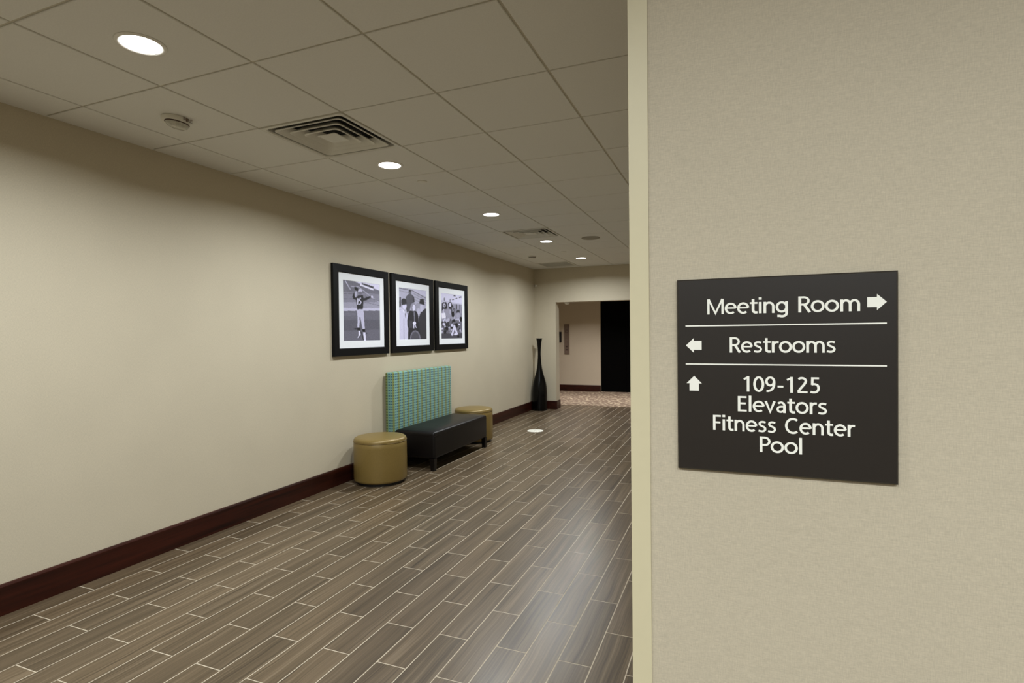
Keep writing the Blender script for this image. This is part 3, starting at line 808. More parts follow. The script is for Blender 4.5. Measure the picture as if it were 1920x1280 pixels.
  (225,[(-0.042,-0.046),(1.098,-0.126),(1.089,0.195),(-0.047,0.15)]),
  (160,[(-0.004,0.224),(1.089,0.207),(1.08,0.527),(-0.014,0.618)]),
  (130,[(0.932,0.42),(0.984,0.419),(0.971,0.553),(0.93,0.506)]),
  (130,[(0.214,0.5),(0.246,0.499),(0.255,0.586),(0.21,0.653)]),
  (130,[(0.953,0.266),(0.974,0.266),(0.986,0.34),(0.948,0.438)]),
  (90,[(0.408,0.591),(0.456,0.59),(0.431,0.666),(0.404,0.72)]),
  (190,[(0.162,0.515),(0.197,0.514),(0.207,0.632),(0.16,0.592)]),
  (190,[(0.155,0.444),(0.194,0.443),(0.183,0.574),(0.152,0.55)]),
  (190,[(0.589,0.517),(0.629,0.516),(0.618,0.633),(0.586,0.622)]),
  (215,[(0.09,0.336),(0.137,0.335),(0.116,0.465),(0.087,0.422)]),
  (60,[(0.474,0.294),(0.508,0.293),(0.519,0.403),(0.47,0.454)]),
  (190,[(0.385,0.355),(0.432,0.353),(0.429,0.481),(0.383,0.431)]),
  (60,[(0.569,0.314),(0.619,0.312),(0.603,0.444),(0.567,0.39)]),
  (190,[(0.515,0.272),(0.567,0.269),(0.545,0.341),(0.512,0.393)]),
  (90,[(0.288,0.549),(0.326,0.548),(0.332,0.665),(0.284,0.698)]),
  (130,[(0.478,0.581),(0.506,0.58),(0.51,0.743),(0.476,0.667)]),
  (130,[(0.146,0.603),(0.184,0.602),(0.176,0.695),(0.143,0.711)]),
  (90,[(0.392,0.573),(0.432,0.572),(0.41,0.715),(0.389,0.71)]),
  (190,[(0.792,0.346),(0.829,0.344),(0.815,0.447),(0.788,0.494)]),
  (60,[(0.716,0.572),(0.742,0.572),(0.766,0.689),(0.712,0.721)]),
  (130,[(0.713,0.597),(0.736,0.597),(0.753,0.727),(0.709,0.742)]),
  (90,[(0.874,0.211),(0.919,0.209),(0.908,0.309),(0.87,0.381)]),
  (60,[(0.699,0.216),(0.752,0.213),(0.748,0.335),(0.696,0.327)]),
  (130,[(0.775,0.413),(0.826,0.411),(0.825,0.495),(0.771,0.559)]),
  (130,[(0.531,0.566),(0.555,0.565),(0.572,0.719),(0.529,0.643)]),
  (190,[(0.791,0.519),(0.834,0.518),(0.817,0.693),(0.788,0.62)]),
  (130,[(0.637,0.319),(0.689,0.317),(0.687,0.47),(0.635,0.397)]),
  (90,[(0.094,0.45),(0.125,0.449),(0.141,0.517),(0.091,0.548)]),
  (110,[(-0.059,0.619),(1.079,0.574),(1.066,1.06),(-0.07,1.044)]),
  (150,[(0.974,0.851),(0.975,0.865),(0.961,0.874),(0.94,0.874),(0.921,0.865),(0.912,0.851),(0.919,0.839),(0.937,0.834),(0.959,0.839)]),
  (45,[(0.223,0.699),(0.206,0.723),(0.177,0.734),(0.151,0.728),(0.139,0.708),(0.147,0.682),(0.171,0.664),(0.2,0.661),(0.22,0.675)]),
  (190,[(0.926,0.797),(0.942,0.828),(0.933,0.848),(0.902,0.847),(0.865,0.826),(0.839,0.795),(0.835,0.768),(0.856,0.758),(0.892,0.769)]),
  (150,[(0.404,0.815),(0.375,0.83),(0.346,0.834),(0.331,0.825),(0.337,0.808),(0.361,0.79),(0.392,0.78),(0.415,0.783),(0.42,0.797)]),
  (45,[(0.081,0.659),(0.083,0.678),(0.068,0.691),(0.042,0.691),(0.018,0.679),(0.008,0.659),(0.015,0.642),(0.037,0.635),(0.063,0.642)]),
  (45,[(0.156,0.705),(0.175,0.73),(0.166,0.749),(0.134,0.753),(0.093,0.741),(0.064,0.719),(0.058,0.696),(0.08,0.683),(0.118,0.687)]),
  (30,[(0.189,0.748),(0.173,0.759),(0.135,0.765),(0.094,0.762),(0.068,0.752),(0.07,0.739),(0.098,0.73),(0.14,0.729),(0.176,0.736)]),
  (45,[(0.591,0.874),(0.607,0.905),(0.6,0.924),(0.572,0.923),(0.536,0.902),(0.511,0.871),(0.506,0.845),(0.525,0.835),(0.558,0.846)]),
  (45,[(0.668,0.599),(0.643,0.619),(0.6,0.628),(0.558,0.621),(0.538,0.601),(0.548,0.579),(0.584,0.563),(0.629,0.562),(0.662,0.576)]),
  (190,[(0.219,0.721),(0.18,0.749),(0.135,0.758),(0.106,0.746),(0.105,0.718),(0.134,0.686),(0.178,0.666),(0.218,0.667),(0.234,0.689)]),
  (220,[(0.525,0.696),(0.525,0.718),(0.51,0.73),(0.487,0.729),(0.467,0.713),(0.459,0.692),(0.467,0.674),(0.487,0.668),(0.51,0.677)]),
  (220,[(0.211,0.839),(0.214,0.853),(0.195,0.866),(0.163,0.872),(0.133,0.867),(0.119,0.855),(0.128,0.84),(0.154,0.83),(0.187,0.829)]),
  (60,[(0.182,0.89),(0.165,0.918),(0.138,0.933),(0.112,0.926),(0.1,0.901),(0.108,0.87),(0.131,0.847),(0.159,0.843),(0.179,0.86)]),
  (190,[(0.06,0.864),(0.036,0.88),(0.003,0.885),(-0.023,0.877),(-0.03,0.859),(-0.015,0.84),(0.015,0.828),(0.047,0.83),(0.065,0.844)]),
  (150,[(0.38,0.664),(0.371,0.681),(0.343,0.691),(0.309,0.69),(0.285,0.678),(0.283,0.661),(0.302,0.647),(0.335,0.643),(0.366,0.649)]),
  (190,[(0.236,0.565),(0.244,0.59),(0.224,0.609),(0.185,0.613),(0.145,0.6),(0.123,0.577),(0.129,0.553),(0.161,0.541),(0.203,0.545)]),
  (30,[(0.611,0.587),(0.595,0.605),(0.574,0.613),(0.558,0.608),(0.554,0.592),(0.564,0.572),(0.583,0.558),(0.603,0.556),(0.614,0.567)]),
  (45,[(0.285,0.677),(0.291,0.709),(0.267,0.731),(0.225,0.731),(0.184,0.711),(0.164,0.68),(0.173,0.652),(0.208,0.64),(0.252,0.65)]),
  (190,[(0.486,0.806),(0.483,0.831),(0.465,0.845),(0.443,0.842),(0.426,0.822),(0.422,0.796),(0.433,0.775),(0.454,0.769),(0.475,0.782)]),
  (190,[(0.502,0.779),(0.488,0.811),(0.465,0.827),(0.444,0.821),(0.434,0.794),(0.441,0.76),(0.461,0.734),(0.484,0.729),(0.501,0.747)]),
  (220,[(0.96,0.589),(0.942,0.611),(0.905,0.622),(0.866,0.617),(0.843,0.599),(0.848,0.576),(0.877,0.558),(0.917,0.555),(0.95,0.567)]),
  (45,[(0.581,0.616),(0.557,0.647),(0.523,0.662),(0.495,0.654),(0.487,0.627),(0.502,0.592),(0.533,0.568),(0.566,0.564),(0.585,0.583)]),
  (30,[(0.312,0.769),(0.313,0.799),(0.285,0.82),(0.241,0.82),(0.202,0.801),(0.185,0.771),(0.199,0.744),(0.237,0.733),(0.281,0.743)]),
  (190,[(0.417,0.753),(0.404,0.771),(0.376,0.781),(0.345,0.778),(0.325,0.762),(0.327,0.743),(0.348,0.727),(0.38,0.724),(0.407,0.734)]),
  (220,[(0.217,0.866),(0.196,0.887),(0.175,0.897),(0.162,0.89),(0.165,0.871),(0.181,0.848),(0.203,0.832),(0.222,0.83),(0.227,0.844)]),
  (220,[(0.09,0.77),(0.087,0.786),(0.058,0.8),(0.017,0.806),(-0.017,0.801),(-0.028,0.788),(-0.012,0.773),(0.025,0.762),(0.065,0.761)]),
  (220,[(0.14,0.61),(0.104,0.634),(0.074,0.643),(0.066,0.635),(0.081,0.612),(0.114,0.585),(0.149,0.567),(0.17,0.566),(0.166,0.583)]),
  (60,[(0.506,0.871),(0.48,0.89),(0.44,0.897),(0.407,0.887),(0.395,0.867),(0.41,0.844),(0.445,0.83),(0.484,0.832),(0.508,0.847)]),
  (30,[(0.228,0.888),(0.222,0.918),(0.196,0.934),(0.164,0.93),(0.141,0.907),(0.136,0.876),(0.153,0.852),(0.184,0.845),(0.213,0.86)]),
  (190,[(0.1,0.66),(0.105,0.677),(0.096,0.688),(0.078,0.688),(0.059,0.676),(0.048,0.66),(0.051,0.645),(0.065,0.639),(0.085,0.645)]),
  (190,[(0.788,0.56),(0.775,0.572),(0.754,0.577),(0.734,0.574),(0.725,0.563),(0.73,0.549),(0.748,0.54),(0.77,0.539),(0.786,0.547)]),
  (60,[(0.405,0.7),(0.407,0.718),(0.382,0.734),(0.341,0.741),(0.303,0.735),(0.287,0.719),(0.299,0.7),(0.334,0.688),(0.376,0.688)]),
  (190,[(0.648,0.82),(0.615,0.841),(0.579,0.847),(0.555,0.837),(0.555,0.815),(0.579,0.791),(0.615,0.776),(0.648,0.778),(0.661,0.795)]),
  (190,[(0.511,0.751),(0.501,0.768),(0.473,0.778),(0.44,0.776),(0.417,0.763),(0.415,0.745),(0.435,0.73),(0.468,0.726),(0.498,0.734)]),
  (220,[(0.196,0.673),(0.174,0.7),(0.144,0.712),(0.122,0.704),(0.117,0.68),(0.132,0.651),(0.159,0.631),(0.187,0.628),(0.202,0.645)]),
  (60,[(0.499,0.746),(0.5,0.767),(0.48,0.78),(0.45,0.781),(0.422,0.768),(0.41,0.748),(0.42,0.729),(0.447,0.722),(0.478,0.728)]),
  (150,[(0.441,0.889),(0.425,0.905),(0.399,0.912),(0.376,0.907),(0.367,0.891),(0.375,0.872),(0.398,0.859),(0.424,0.858),(0.441,0.87)]),
  (220,[(0.329,0.594),(0.315,0.609),(0.28,0.618),(0.241,0.616),(0.215,0.604),(0.216,0.588),(0.241,0.575),(0.281,0.571),(0.315,0.578)]),
  (190,[(0.357,0.601),(0.312,0.622),(0.263,0.626),(0.233,0.611),(0.235,0.584),(0.269,0.558),(0.319,0.545),(0.361,0.55),(0.377,0.572)]),
  (60,[(0.707,0.837),(0.682,0.848),(0.642,0.85),(0.605,0.841),(0.588,0.825),(0.6,0.811),(0.634,0.804),(0.675,0.808),(0.704,0.821)]),
  (45,[(0.538,0.736),(0.544,0.758),(0.518,0.776),(0.475,0.782),(0.433,0.773),(0.412,0.753),(0.422,0.731),(0.459,0.718),(0.504,0.72)]),
  (150,[(0.13,0.745),(0.1,0.763),(0.071,0.77),(0.056,0.761),(0.063,0.742),(0.087,0.72),(0.118,0.707),(0.142,0.708),(0.146,0.723)]),
  (60,[(0.098,0.645),(0.084,0.657),(0.06,0.662),(0.037,0.657),(0.027,0.645),(0.033,0.632),(0.054,0.623),(0.079,0.622),(0.096,0.631)]),
  (220,[(0.557,0.721),(0.524,0.736),(0.481,0.737),(0.449,0.725),(0.442,0.705),(0.464,0.687),(0.504,0.678),(0.544,0.683),(0.564,0.701)]),
  (45,[(0.279,0.779),(0.262,0.792),(0.24,0.797),(0.222,0.792),(0.218,0.778),(0.228,0.763),(0.249,0.754),(0.27,0.754),(0.282,0.764)]),
  (45,[(0.108,0.718),(0.125,0.738),(0.123,0.751),(0.103,0.752),(0.075,0.741),(0.052,0.722),(0.044,0.705),(0.056,0.697),(0.081,0.702)]),
  (30,[(0.881,0.691),(0.867,0.708),(0.846,0.716),(0.827,0.711),(0.819,0.696),(0.827,0.678),(0.845,0.665),(0.867,0.663),(0.881,0.674)]),
  (30,[(0.694,0.678),(0.676,0.693),(0.653,0.699),(0.637,0.693),(0.634,0.679),(0.646,0.662),(0.668,0.651),(0.689,0.651),(0.699,0.662)]),
  (220,[(0.166,0.69),(0.14,0.708),(0.102,0.714),(0.071,0.706),(0.059,0.686),(0.074,0.665),(0.107,0.653),(0.144,0.654),(0.168,0.669)]),
  (30,[(0.195,0.792),(0.184,0.804),(0.163,0.809),(0.141,0.806),(0.129,0.796),(0.132,0.783),(0.149,0.774),(0.172,0.773),(0.19,0.78)]),
  (150,[(0.62,0.805),(0.586,0.826),(0.558,0.834),(0.548,0.826),(0.562,0.805),(0.593,0.781),(0.626,0.766),(0.647,0.766),(0.644,0.781)]),
  (150,[(0.563,0.666),(0.545,0.68),(0.523,0.685),(0.509,0.68),(0.508,0.666),(0.52,0.65),(0.541,0.64),(0.561,0.64),(0.569,0.65)]),
  (150,[(0.595,0.89),(0.573,0.905),(0.547,0.91),(0.528,0.903),(0.526,0.887),(0.54,0.87),(0.566,0.859),(0.59,0.86),(0.601,0.872)]),
  (220,[(0.899,0.694),(0.872,0.702),(0.835,0.7),(0.806,0.689),(0.797,0.674),(0.813,0.662),(0.847,0.659),(0.882,0.666),(0.903,0.68)]),
  (30,[(0.22,0.649),(0.199,0.661),(0.169,0.664),(0.145,0.657),(0.139,0.642),(0.152,0.628),(0.179,0.619),(0.207,0.622),(0.224,0.634)]),
  (45,[(0.877,0.787),(0.851,0.81),(0.825,0.82),(0.813,0.812),(0.818,0.791),(0.84,0.766),(0.868,0.749),(0.888,0.747),(0.892,0.762)]),
  (190,[(0.331,0.611),(0.328,0.64),(0.297,0.66),(0.252,0.66),(0.214,0.641),(0.201,0.611),(0.219,0.586),(0.259,0.575),(0.303,0.585)]),
  (60,[(0.356,0.681),(0.311,0.701),(0.262,0.704),(0.231,0.689),(0.232,0.663),(0.266,0.638),(0.316,0.625),(0.359,0.631),(0.375,0.654)]),
  (60,[(0.468,0.573),(0.472,0.59),(0.462,0.601),(0.443,0.601),(0.424,0.59),(0.413,0.573),(0.416,0.559),(0.431,0.553),(0.452,0.559)]),
  (150,[(0.46,0.87),(0.445,0.895),(0.42,0.907),(0.396,0.901),(0.384,0.88),(0.391,0.854),(0.412,0.834),(0.438,0.831),(0.457,0.845)]),
  (78,[(-0.066,0.892),(1.071,0.883),(1.066,1.06),(-0.07,1.044)]),
  (70,[(0.584,0.04),(0.678,0.038),(0.682,0.017),(0.588,0.019)]),
  (70,[(0.862,0.064),(0.986,0.041),(0.972,0.017),(0.848,0.04)]),
  (70,[(0.677,0.098),(0.777,0.083),(0.77,0.067),(0.67,0.082)]),
  (70,[(0.508,0.132),(0.606,0.119),(0.601,0.106),(0.504,0.119)]),
  (40,[(0.052,0.222),(0.11,0.197),(0.236,0.19),(0.27,0.244),(0.28,0.311),(0.232,0.352),(0.083,0.352),(0.036,0.398)]),
  (200,[(0.216,0.264),(0.208,0.284),(0.189,0.301),(0.161,0.311),(0.13,0.313),(0.103,0.305),(0.084,0.29),(0.078,0.27),(0.085,0.249),(0.105,0.232),(0.133,0.222),(0.163,0.221),(0.191,0.228),(0.21,0.244)]),
  (120,[(0.19,0.268),(0.187,0.278),(0.178,0.286),(0.165,0.291),(0.15,0.291),(0.138,0.288),(0.129,0.28),(0.126,0.271),(0.129,0.261),(0.138,0.253),(0.151,0.248),(0.166,0.248),(0.179,0.251),(0.187,0.259)]),
  (140,[(0.194,0.131),(0.19,0.149),(0.179,0.163),(0.164,0.172),(0.148,0.173),(0.133,0.166),(0.124,0.152),(0.12,0.135),(0.124,0.118),(0.135,0.104),(0.15,0.095),(0.166,0.094),(0.181,0.101),(0.191,0.114)]),
  (38,[(0.322,0.208),(0.37,0.186),(0.48,0.18),(0.508,0.233),(0.58,0.276),(0.554,0.311),(0.495,0.279),(0.457,0.338),(0.362,0.336)]),
  (225,[(0.474,0.241),(0.468,0.262),(0.451,0.279),(0.428,0.289),(0.402,0.29),(0.38,0.282),(0.364,0.266),(0.359,0.246),(0.365,0.225),(0.382,0.208),(0.405,0.198),(0.43,0.196),(0.453,0.204),(0.469,0.22)]),
  (150,[(0.46,0.139),(0.456,0.156),(0.445,0.17),(0.431,0.178),(0.415,0.179),(0.401,0.173),(0.391,0.16),(0.388,0.143),(0.392,0.126),(0.402,0.112),(0.417,0.104),(0.433,0.103),(0.447,0.11),(0.457,0.123)]),
  (245,[(0.013,0.442),(0.184,0.426),(0.216,0.536),(0.032,0.563)]),
  (30,[(0.614,0.452),(0.607,0.479),(0.587,0.502),(0.559,0.515),(0.529,0.515),(0.502,0.504),(0.484,0.483),(0.478,0.456),(0.485,0.429),(0.505,0.406),(0.532,0.393),(0.563,0.392),(0.59,0.403),(0.608,0.425)]),
  (150,[(0.592,0.367),(0.588,0.378),(0.579,0.387),(0.565,0.392),(0.55,0.393),(0.536,0.388),(0.527,0.38),(0.524,0.369),(0.527,0.358),(0.537,0.349),(0.551,0.344),(0.566,0.343),(0.58,0.348),(0.589,0.356)]),
  (60,[(0.887,0.379),(0.878,0.4),(0.853,0.417),(0.819,0.427),(0.78,0.428),(0.746,0.42),(0.723,0.405),(0.715,0.385),(0.724,0.365),(0.748,0.348),(0.783,0.338),(0.821,0.336),(0.855,0.344),(0.879,0.359)]),
  (170,[(0.88,0.461),(0.871,0.492),(0.85,0.517),(0.819,0.531),(0.785,0.532),(0.755,0.519),(0.735,0.496),(0.728,0.466),(0.736,0.435),(0.758,0.411),(0.788,0.396),(0.822,0.395),(0.852,0.408),(0.873,0.431)]),
  (30,[(1.001,0.552),(0.994,0.578),(0.975,0.599),(0.949,0.611),(0.921,0.611),(0.895,0.6),(0.878,0.58),(0.872,0.555),(0.879,0.53),(0.898,0.509),(0.924,0.497),(0.952,0.496),(0.978,0.507),(0.995,0.527)]),
  (225,[(0.581,0.699),(0.642,0.709),(0.787,0.905),(0.711,0.928),(0.615,0.802),(0.514,0.927),(0.442,0.915)]),
  (35,[(0.785,0.702),(0.778,0.727),(0.762,0.748),(0.74,0.759),(0.715,0.759),(0.694,0.748),(0.679,0.728),(0.674,0.703),(0.68,0.678),(0.696,0.658),(0.718,0.647),(0.743,0.646),(0.765,0.657),(0.78,0.677)]),
  (235,[(0.714,0.905),(0.707,0.915),(0.689,0.923),(0.663,0.927),(0.634,0.927),(0.609,0.923),(0.591,0.915),(0.585,0.905),(0.592,0.895),(0.61,0.887),(0.635,0.882),(0.664,0.882),(0.69,0.887),(0.708,0.895)]),
  (225,[(0.561,0.905),(0.554,0.919),(0.538,0.931),(0.514,0.938),(0.488,0.938),(0.465,0.931),(0.45,0.919),(0.444,0.904),(0.45,0.889),(0.467,0.878),(0.49,0.871),(0.516,0.871),(0.539,0.878),(0.555,0.89)]),
  (40,[(0.243,0.837),(0.235,0.847),(0.216,0.856),(0.188,0.86),(0.157,0.86),(0.13,0.856),(0.111,0.847),(0.104,0.837),(0.111,0.826),(0.131,0.818),(0.158,0.813),(0.189,0.813),(0.217,0.817),(0.236,0.826)]),
  (30,[(0.854,0.958),(0.848,0.971),(0.832,0.981),(0.81,0.986),(0.785,0.986),(0.763,0.98),(0.748,0.97),(0.742,0.957),(0.748,0.945),(0.764,0.935),(0.786,0.929),(0.811,0.929),(0.833,0.935),(0.849,0.945)]),
 ],
]

NP = 132
def paint(polys):
    u = (np.arange(NP)+0.5)/NP
    U, V = np.meshgrid(u, u)
    img = np.full((NP, NP), 150.0)
    for g, pts in polys:
        ins = np.zeros((NP, NP), bool)
        n = len(pts)
        for a in range(n):
            x0, y0 = pts[a]; x1, y1 = pts[(a+1) % n]
            if y0 == y1: continue
            c = (y0 > V) != (y1 > V)
            ins ^= c & (U < (x1-x0)*(V-y0)/(y1-y0)+x0)
        img[ins] = g
    # soft print: small box blur and film grain
    p = np.pad(img, 1, mode='edge')
    img = (p[1:-1, 1:-1]*4 + p[:-2, 1:-1]+p[2:, 1:-1]+p[1:-1, :-2]+p[1:-1, 2:])/8
    img = img + np.random.RandomState(2).normal(0, 5, img.shape)
    return np.clip(img, 8, 250)
def print_mesh(polys, w):
    img = paint(polys)
    n = NP+1
    i, j = np.meshgrid(np.arange(n), np.arange(n))
    verts = np.stack([np.zeros(n*n), (i.ravel()/NP-0.5)*w, (0.5-j.ravel()/NP)*w], 1)
    a, b = np.meshgrid(np.arange(NP), np.arange(NP))
    q = (b*n+a).ravel()
    faces = np.stack([q, q+n, q+n+1, q+1], 1)
    me = bpy.data.meshes.new('photo_print')
    me.from_pydata(verts.tolist(), [], faces.tolist())
    c = img.ravel()/255.0
    col = np.stack([c*0.975, c*0.965, np.clip(c*1.10, 0, 1)], 1)
    lin = np.where(col <= 0.04045, col/12.92, ((col+0.055)/1.055)**2.4)
    rgba = np.concatenate([lin, np.ones((len(c), 1))], 1).astype(np.float32)
    at = me.attributes.new('ink', 'FLOAT_COLOR', 'FACE')
    at.data.foreach_set('color', rgba.ravel())
    return me
FZ0, FZ1 = 1.2505, 2.1535
fr_half, mat_half, pr_half = (FZ1-FZ0)/2, 0.374, 0.3015
def make_frame(y0, y1, polys, label):
    cy, cz = (y0+y1)/2, (FZ0+FZ1)/2
    t = tag(empty('framed_photo', (WALL_X, cy, cz)), label, 'picture frame', 'three framed photographs in a row')
    hw = (y1-y0)/2
    bm = bmesh.new()
    def L(a, b, x): return [(x, -a, -b), (x, a, -b), (x, a, b), (x, -a, b)]
    loft(bm, [L(hw, fr_half, 0.004), L(hw, fr_half, 0.030), L(hw-0.004, fr_half-0.004, 0.034), L(mat_half+0.006, mat_half+0.006, 0.032),
              L(mat_half, mat_half, 0.028), L(mat_half, mat_half, 0.004)], cyclic=True)
    obj('frame', finish(bm, 'frame'), t, M['frame'])
    bm = bmesh.new()
    loft(bm, [L(mat_half, mat_half, 0.014), L(mat_half, mat_half, 0.022), L(pr_half+0.0015, pr_half+0.0015, 0.022), L(pr_half, pr_half, 0.0205), L(pr_half, pr_half, 0.014)], cyclic=True)
    obj('mat_board', finish(bm, 'mat_board'), t, M['mat'])
    obj('photo_print', print_mesh(polys, pr_half*2), t, M['print'], (0.0195, 0, 0))
    obj('backing', boxmesh('backing', 0.002, 0.013, -mat_half, mat_half, -mat_half, mat_half), t, M['black_base'])
    return t
make_frame(4.254, 5.167, PRINTS[0], 'black framed photo of a football player in jersey 15 raising a ball')
make_frame(5.224, 6.150, PRINTS[1], 'black framed photo of people in hats and dark coats')
make_frame(6.207, 7.130, PRINTS[2], 'black framed photo of a crowded team group with seated players')

# ------------------------------------------------------------------ bench
BY0, BY1 = 5.08, 6.43
BX0, BX1 = WALL_X+BT+0.004, -2.945
bench = tag(empty('bench', ((BX0+BX1)/2, (BY0+BY1)/2, 0)), 'upholstered bench with blue green striped back and dark leather seat', 'bench')
bl, bd = (BY1-BY0)/2, (BX1-BX0)/2
def cushion(name, x0, x1, y0, y1, z0, z1, r, seg, crown=0.0, cut=6):
    bm = bmesh.new(); box(bm, x0, x1, y0, y1, z0, z1)
    bmesh.ops.bevel(bm, geom=list(bm.edges), offset=r, segments=seg, affect='EDGES', profile=0.5)
    if crown:
        fs = [f for f in bm.faces if f.normal.z > 0.99 or f.calc_center_median().z > z1-1e-5]
        es = list({e for f in fs for e in f.edges})
        bmesh.ops.subdivide_edges(bm, edges=es, cuts=cut, use_grid_fill=True)
        for v in bm.verts:
            if v.co.z > z1-1e-5:
                a = max(0, 1-((v.co.x-(x0+x1)/2)/((x1-x0)/2))**2); b = max(0, 1-((v.co.y-(y0+y1)/2)/((y1-y0)/2))**2)
                v.co.z += crown*min(1, 1.6*a)*min(1, 3*b)
    me = finish(bm, name, smooth=True)
    return me
obj('backrest', cushion('backrest', -bd, -bd+0.108, -bl, bl, 0.14, 1.045, 0.022, 4), bench, M['stripe'])
obj('seat', cushion('seat', -bd+0.112, bd, -bl+0.005, bl-0.005, 0.130, 0.415, 0.024, 4, 0.016), bench, M['leather'])
obj('seam', boxmesh('seam', -bd+0.13, bd+0.0012, -bl+0.0038, bl-0.0038, 0.372, 0.376), bench, M['dark_wood'])
for sx in (-1, 1):
    for sy in (-1, 1):
        bm = bmesh.new()
        x0, y0 = (bd-0.03 if sx > 0 else -bd+0.045), sy*(bl-0.03)
        loft(bm, [[(x0+u*0.022, y0+w*0.022, 0) for u, w in ((-1, -1), (1, -1), (1, 1), (-1, 1))],
                  [(x0+u*0.027, y0+w*0.027, 0.134) for u, w in ((-1, -1), (1, -1), (1, 1), (-1, 1))]])
        obj('leg', finish(bm, 'leg'), bench, M['dark_wood'])

# ------------------------------------------------------------------ ottomans
def make_ottoman():
    t = empty('ottoman', (0, 0, 0)); r = 0.259
    obj('body', lathe('body', [(r-0.012, 0.028), (r-0.003, 0.034), (r, 0.05), (r+0.001, 0.20), (r, 0.36), (r-0.001, 0.405), (r-0.006, 0.412)], 64), t, M['gold'])
    obj('top_cushion', lathe('top_cushion', [(r-0.008, 0.408), (r-0.001, 0.414), (r-0.001, 0.424), (r-0.008, 0.438), (r-0.022, 0.447), (r-0.05, 0.452), (0.12, 0.457), (0.03, 0.459), (0.004, 0.459)], 64), t, M['gold'])
    n = 8
    obj('piping', ring_mesh('piping', [(r-0.001+0.0035*math.cos(2*PI*k/n), 0.4115+0.0035*math.sin(2*PI*k/n)) for k in range(n)], 64), t, M['gold_pipe'])
    obj('plinth', lathe('plinth', [(r-0.035, 0.0), (r-0.035, 0.026), (r-0.02, 0.030)], 48, smooth=False), t, M['black_base'])
    return t
ot = make_ottoman(); ot.location = (-3.272, 4.582, 0)
tag(ot, 'round gold ottoman on the floor below the football player photo', 'ottoman', 'gold ottomans flanking the bench')
o2 = copy_tree(ot); o2.location = (-3.296, 6.76, 0)
tag(o2, 'round gold ottoman half hidden behind the bench, toward the black vase', 'ottoman', 'gold ottomans flanking the bench')

# ------------------------------------------------------------------ vase
vp = [(0.128, 0.0), (0.136, 0.006), (0.139, 0.05), (0.142, 0.15), (0.143, 0.26), (0.141, 0.36), (0.135, 0.44), (0.123, 0.52), (0.105, 0.59), (0.084, 0.66), (0.064, 0.73),
      (0.048, 0.81), (0.037, 0.90), (0.030, 0.99), (0.0275, 1.06), (0.029, 1.13), (0.034, 1.21), (0.043, 1.29), (0.053, 1.345), (0.059, 1.362), (0.055, 1.362), (0.046, 1.33), (0.03, 1.22), (0.022, 1.06)]
va = tag(empty('floor_vase', (-3.415, 9.875, 0)), 'tall glossy black bottle-shaped floor vase in the wall corner', 'vase')
obj('body', lathe('body', vp, 48), va, M['vase'])
obj('lip', ring_mesh('lip', [(0.056+0.004*math.cos(2*PI*k/8), 1.362+0.004*math.sin(2*PI*k/8)) for k in range(8)], 40), va, M['vase'])

# ------------------------------------------------------------------ floor cover plate
fc = tag(empty('floor_cover', (-2.752, 7.735, 0)), 'round white cover plate set in the plank floor', 'cover plate')
obj('plate', lathe('plate', [(0.122, 0.0), (0.121, 0.003), (0.115, 0.0045), (0.004, 0.0055)], 40), fc, M['disc'])
obj('screw', lathe('screw', [(0.012, 0.004), (0.012, 0.0066), (0.003, 0.0068)], 16), fc, M['vent'])

# ------------------------------------------------------------------ fire strobe
st = tag(empty('fire_strobe', (*cell(0, 1), CEIL)), 'white oval fire alarm strobe on the ceiling', 'fire alarm')
st.rotation_euler = (0, 0, math.radians(90))
st.scale = (0.95, 0.95, 0.95)
def oval(name, prof, mat, n=40):
    bm = bmesh.new(); loft(bm, [[(a*math.cos(2*PI*i/n), b*math.sin(2*PI*i/n)+oy, z) for i in range(n)] for a, b, oy, z in prof])
    return obj(name, finish(bm, name, smooth=True), st, mat)
oval('housing', [(0.078, 0.064, 0, 0.0), (0.080, 0.066, 0, -0.004), (0.080, 0.066, 0, -0.022), (0.076, 0.062, 0, -0.030), (0.070, 0.056, -0.004, -0.033)], M['white'])
oval('lens', [(0.070, 0.046, -0.012, -0.032), (0.070, 0.046, -0.012, -0.036), (0.064, 0.040, -0.012, -0.050), (0.046, 0.026, -0.012, -0.060), (0.02, 0.010, -0.012, -0.063)], M['clear'])
oval('lens_rim', [(0.073, 0.049, -0.012, -0.030), (0.074, 0.050, -0.012, -0.034), (0.070, 0.046, -0.012, -0.0365)], M['steel_dark'])
for sx in (-1, 1):
    bm = bmesh.new(); box(bm, sx*0.032-0.012, sx*0.032+0.012, -0.030, -0.022, -0.062, -0.052)
    obj('reflector', finish(bm, 'reflector', bevel=0.002), st, M['trim'])
fm = text_mesh('lettering', 'FIRE', 0.060, 0.020, 0.0012)
o = obj('lettering', fm, st, M['firetext'], (0.000, -0.0665, -0.0235)); o.rotation_euler = (PI/2, 0, 0)

# ------------------------------------------------------------------ small ceiling fixtures
def disc_thing(name, x, y, z, prof, mat, label, cat, group=None, extra=None):
    t = tag(empty(name, (x, y, z)), label, cat, group)
    obj('cover', lathe('cover', prof, 36), t, mat)
    if extra: obj(extra[0], lathe(extra[0], extra[1], 28), t, extra[2])
    return t
sp_prof = [(0.041, 0.0), (0.042, -0.004), (0.038, -0.0065), (0.004, -0.007)]
rim = ('gap_ring', [(0.034, 0.001), (0.034, -0.002)], M['steel_dark'])
disc_thing('sprinkler_cover', -2.345, 3.905, CEIL, sp_prof, M['white'], 'small round sprinkler cover two tiles past the vent by the fire strobe', 'sprinkler', 'ceiling sprinkler covers', rim)
disc_thing('sprinkler_cover', -2.40, 8.12, CEIL, sp_prof, M['white'], 'small round sprinkler cover near the downlight by the end wall', 'sprinkler', 'ceiling sprinkler covers', rim)
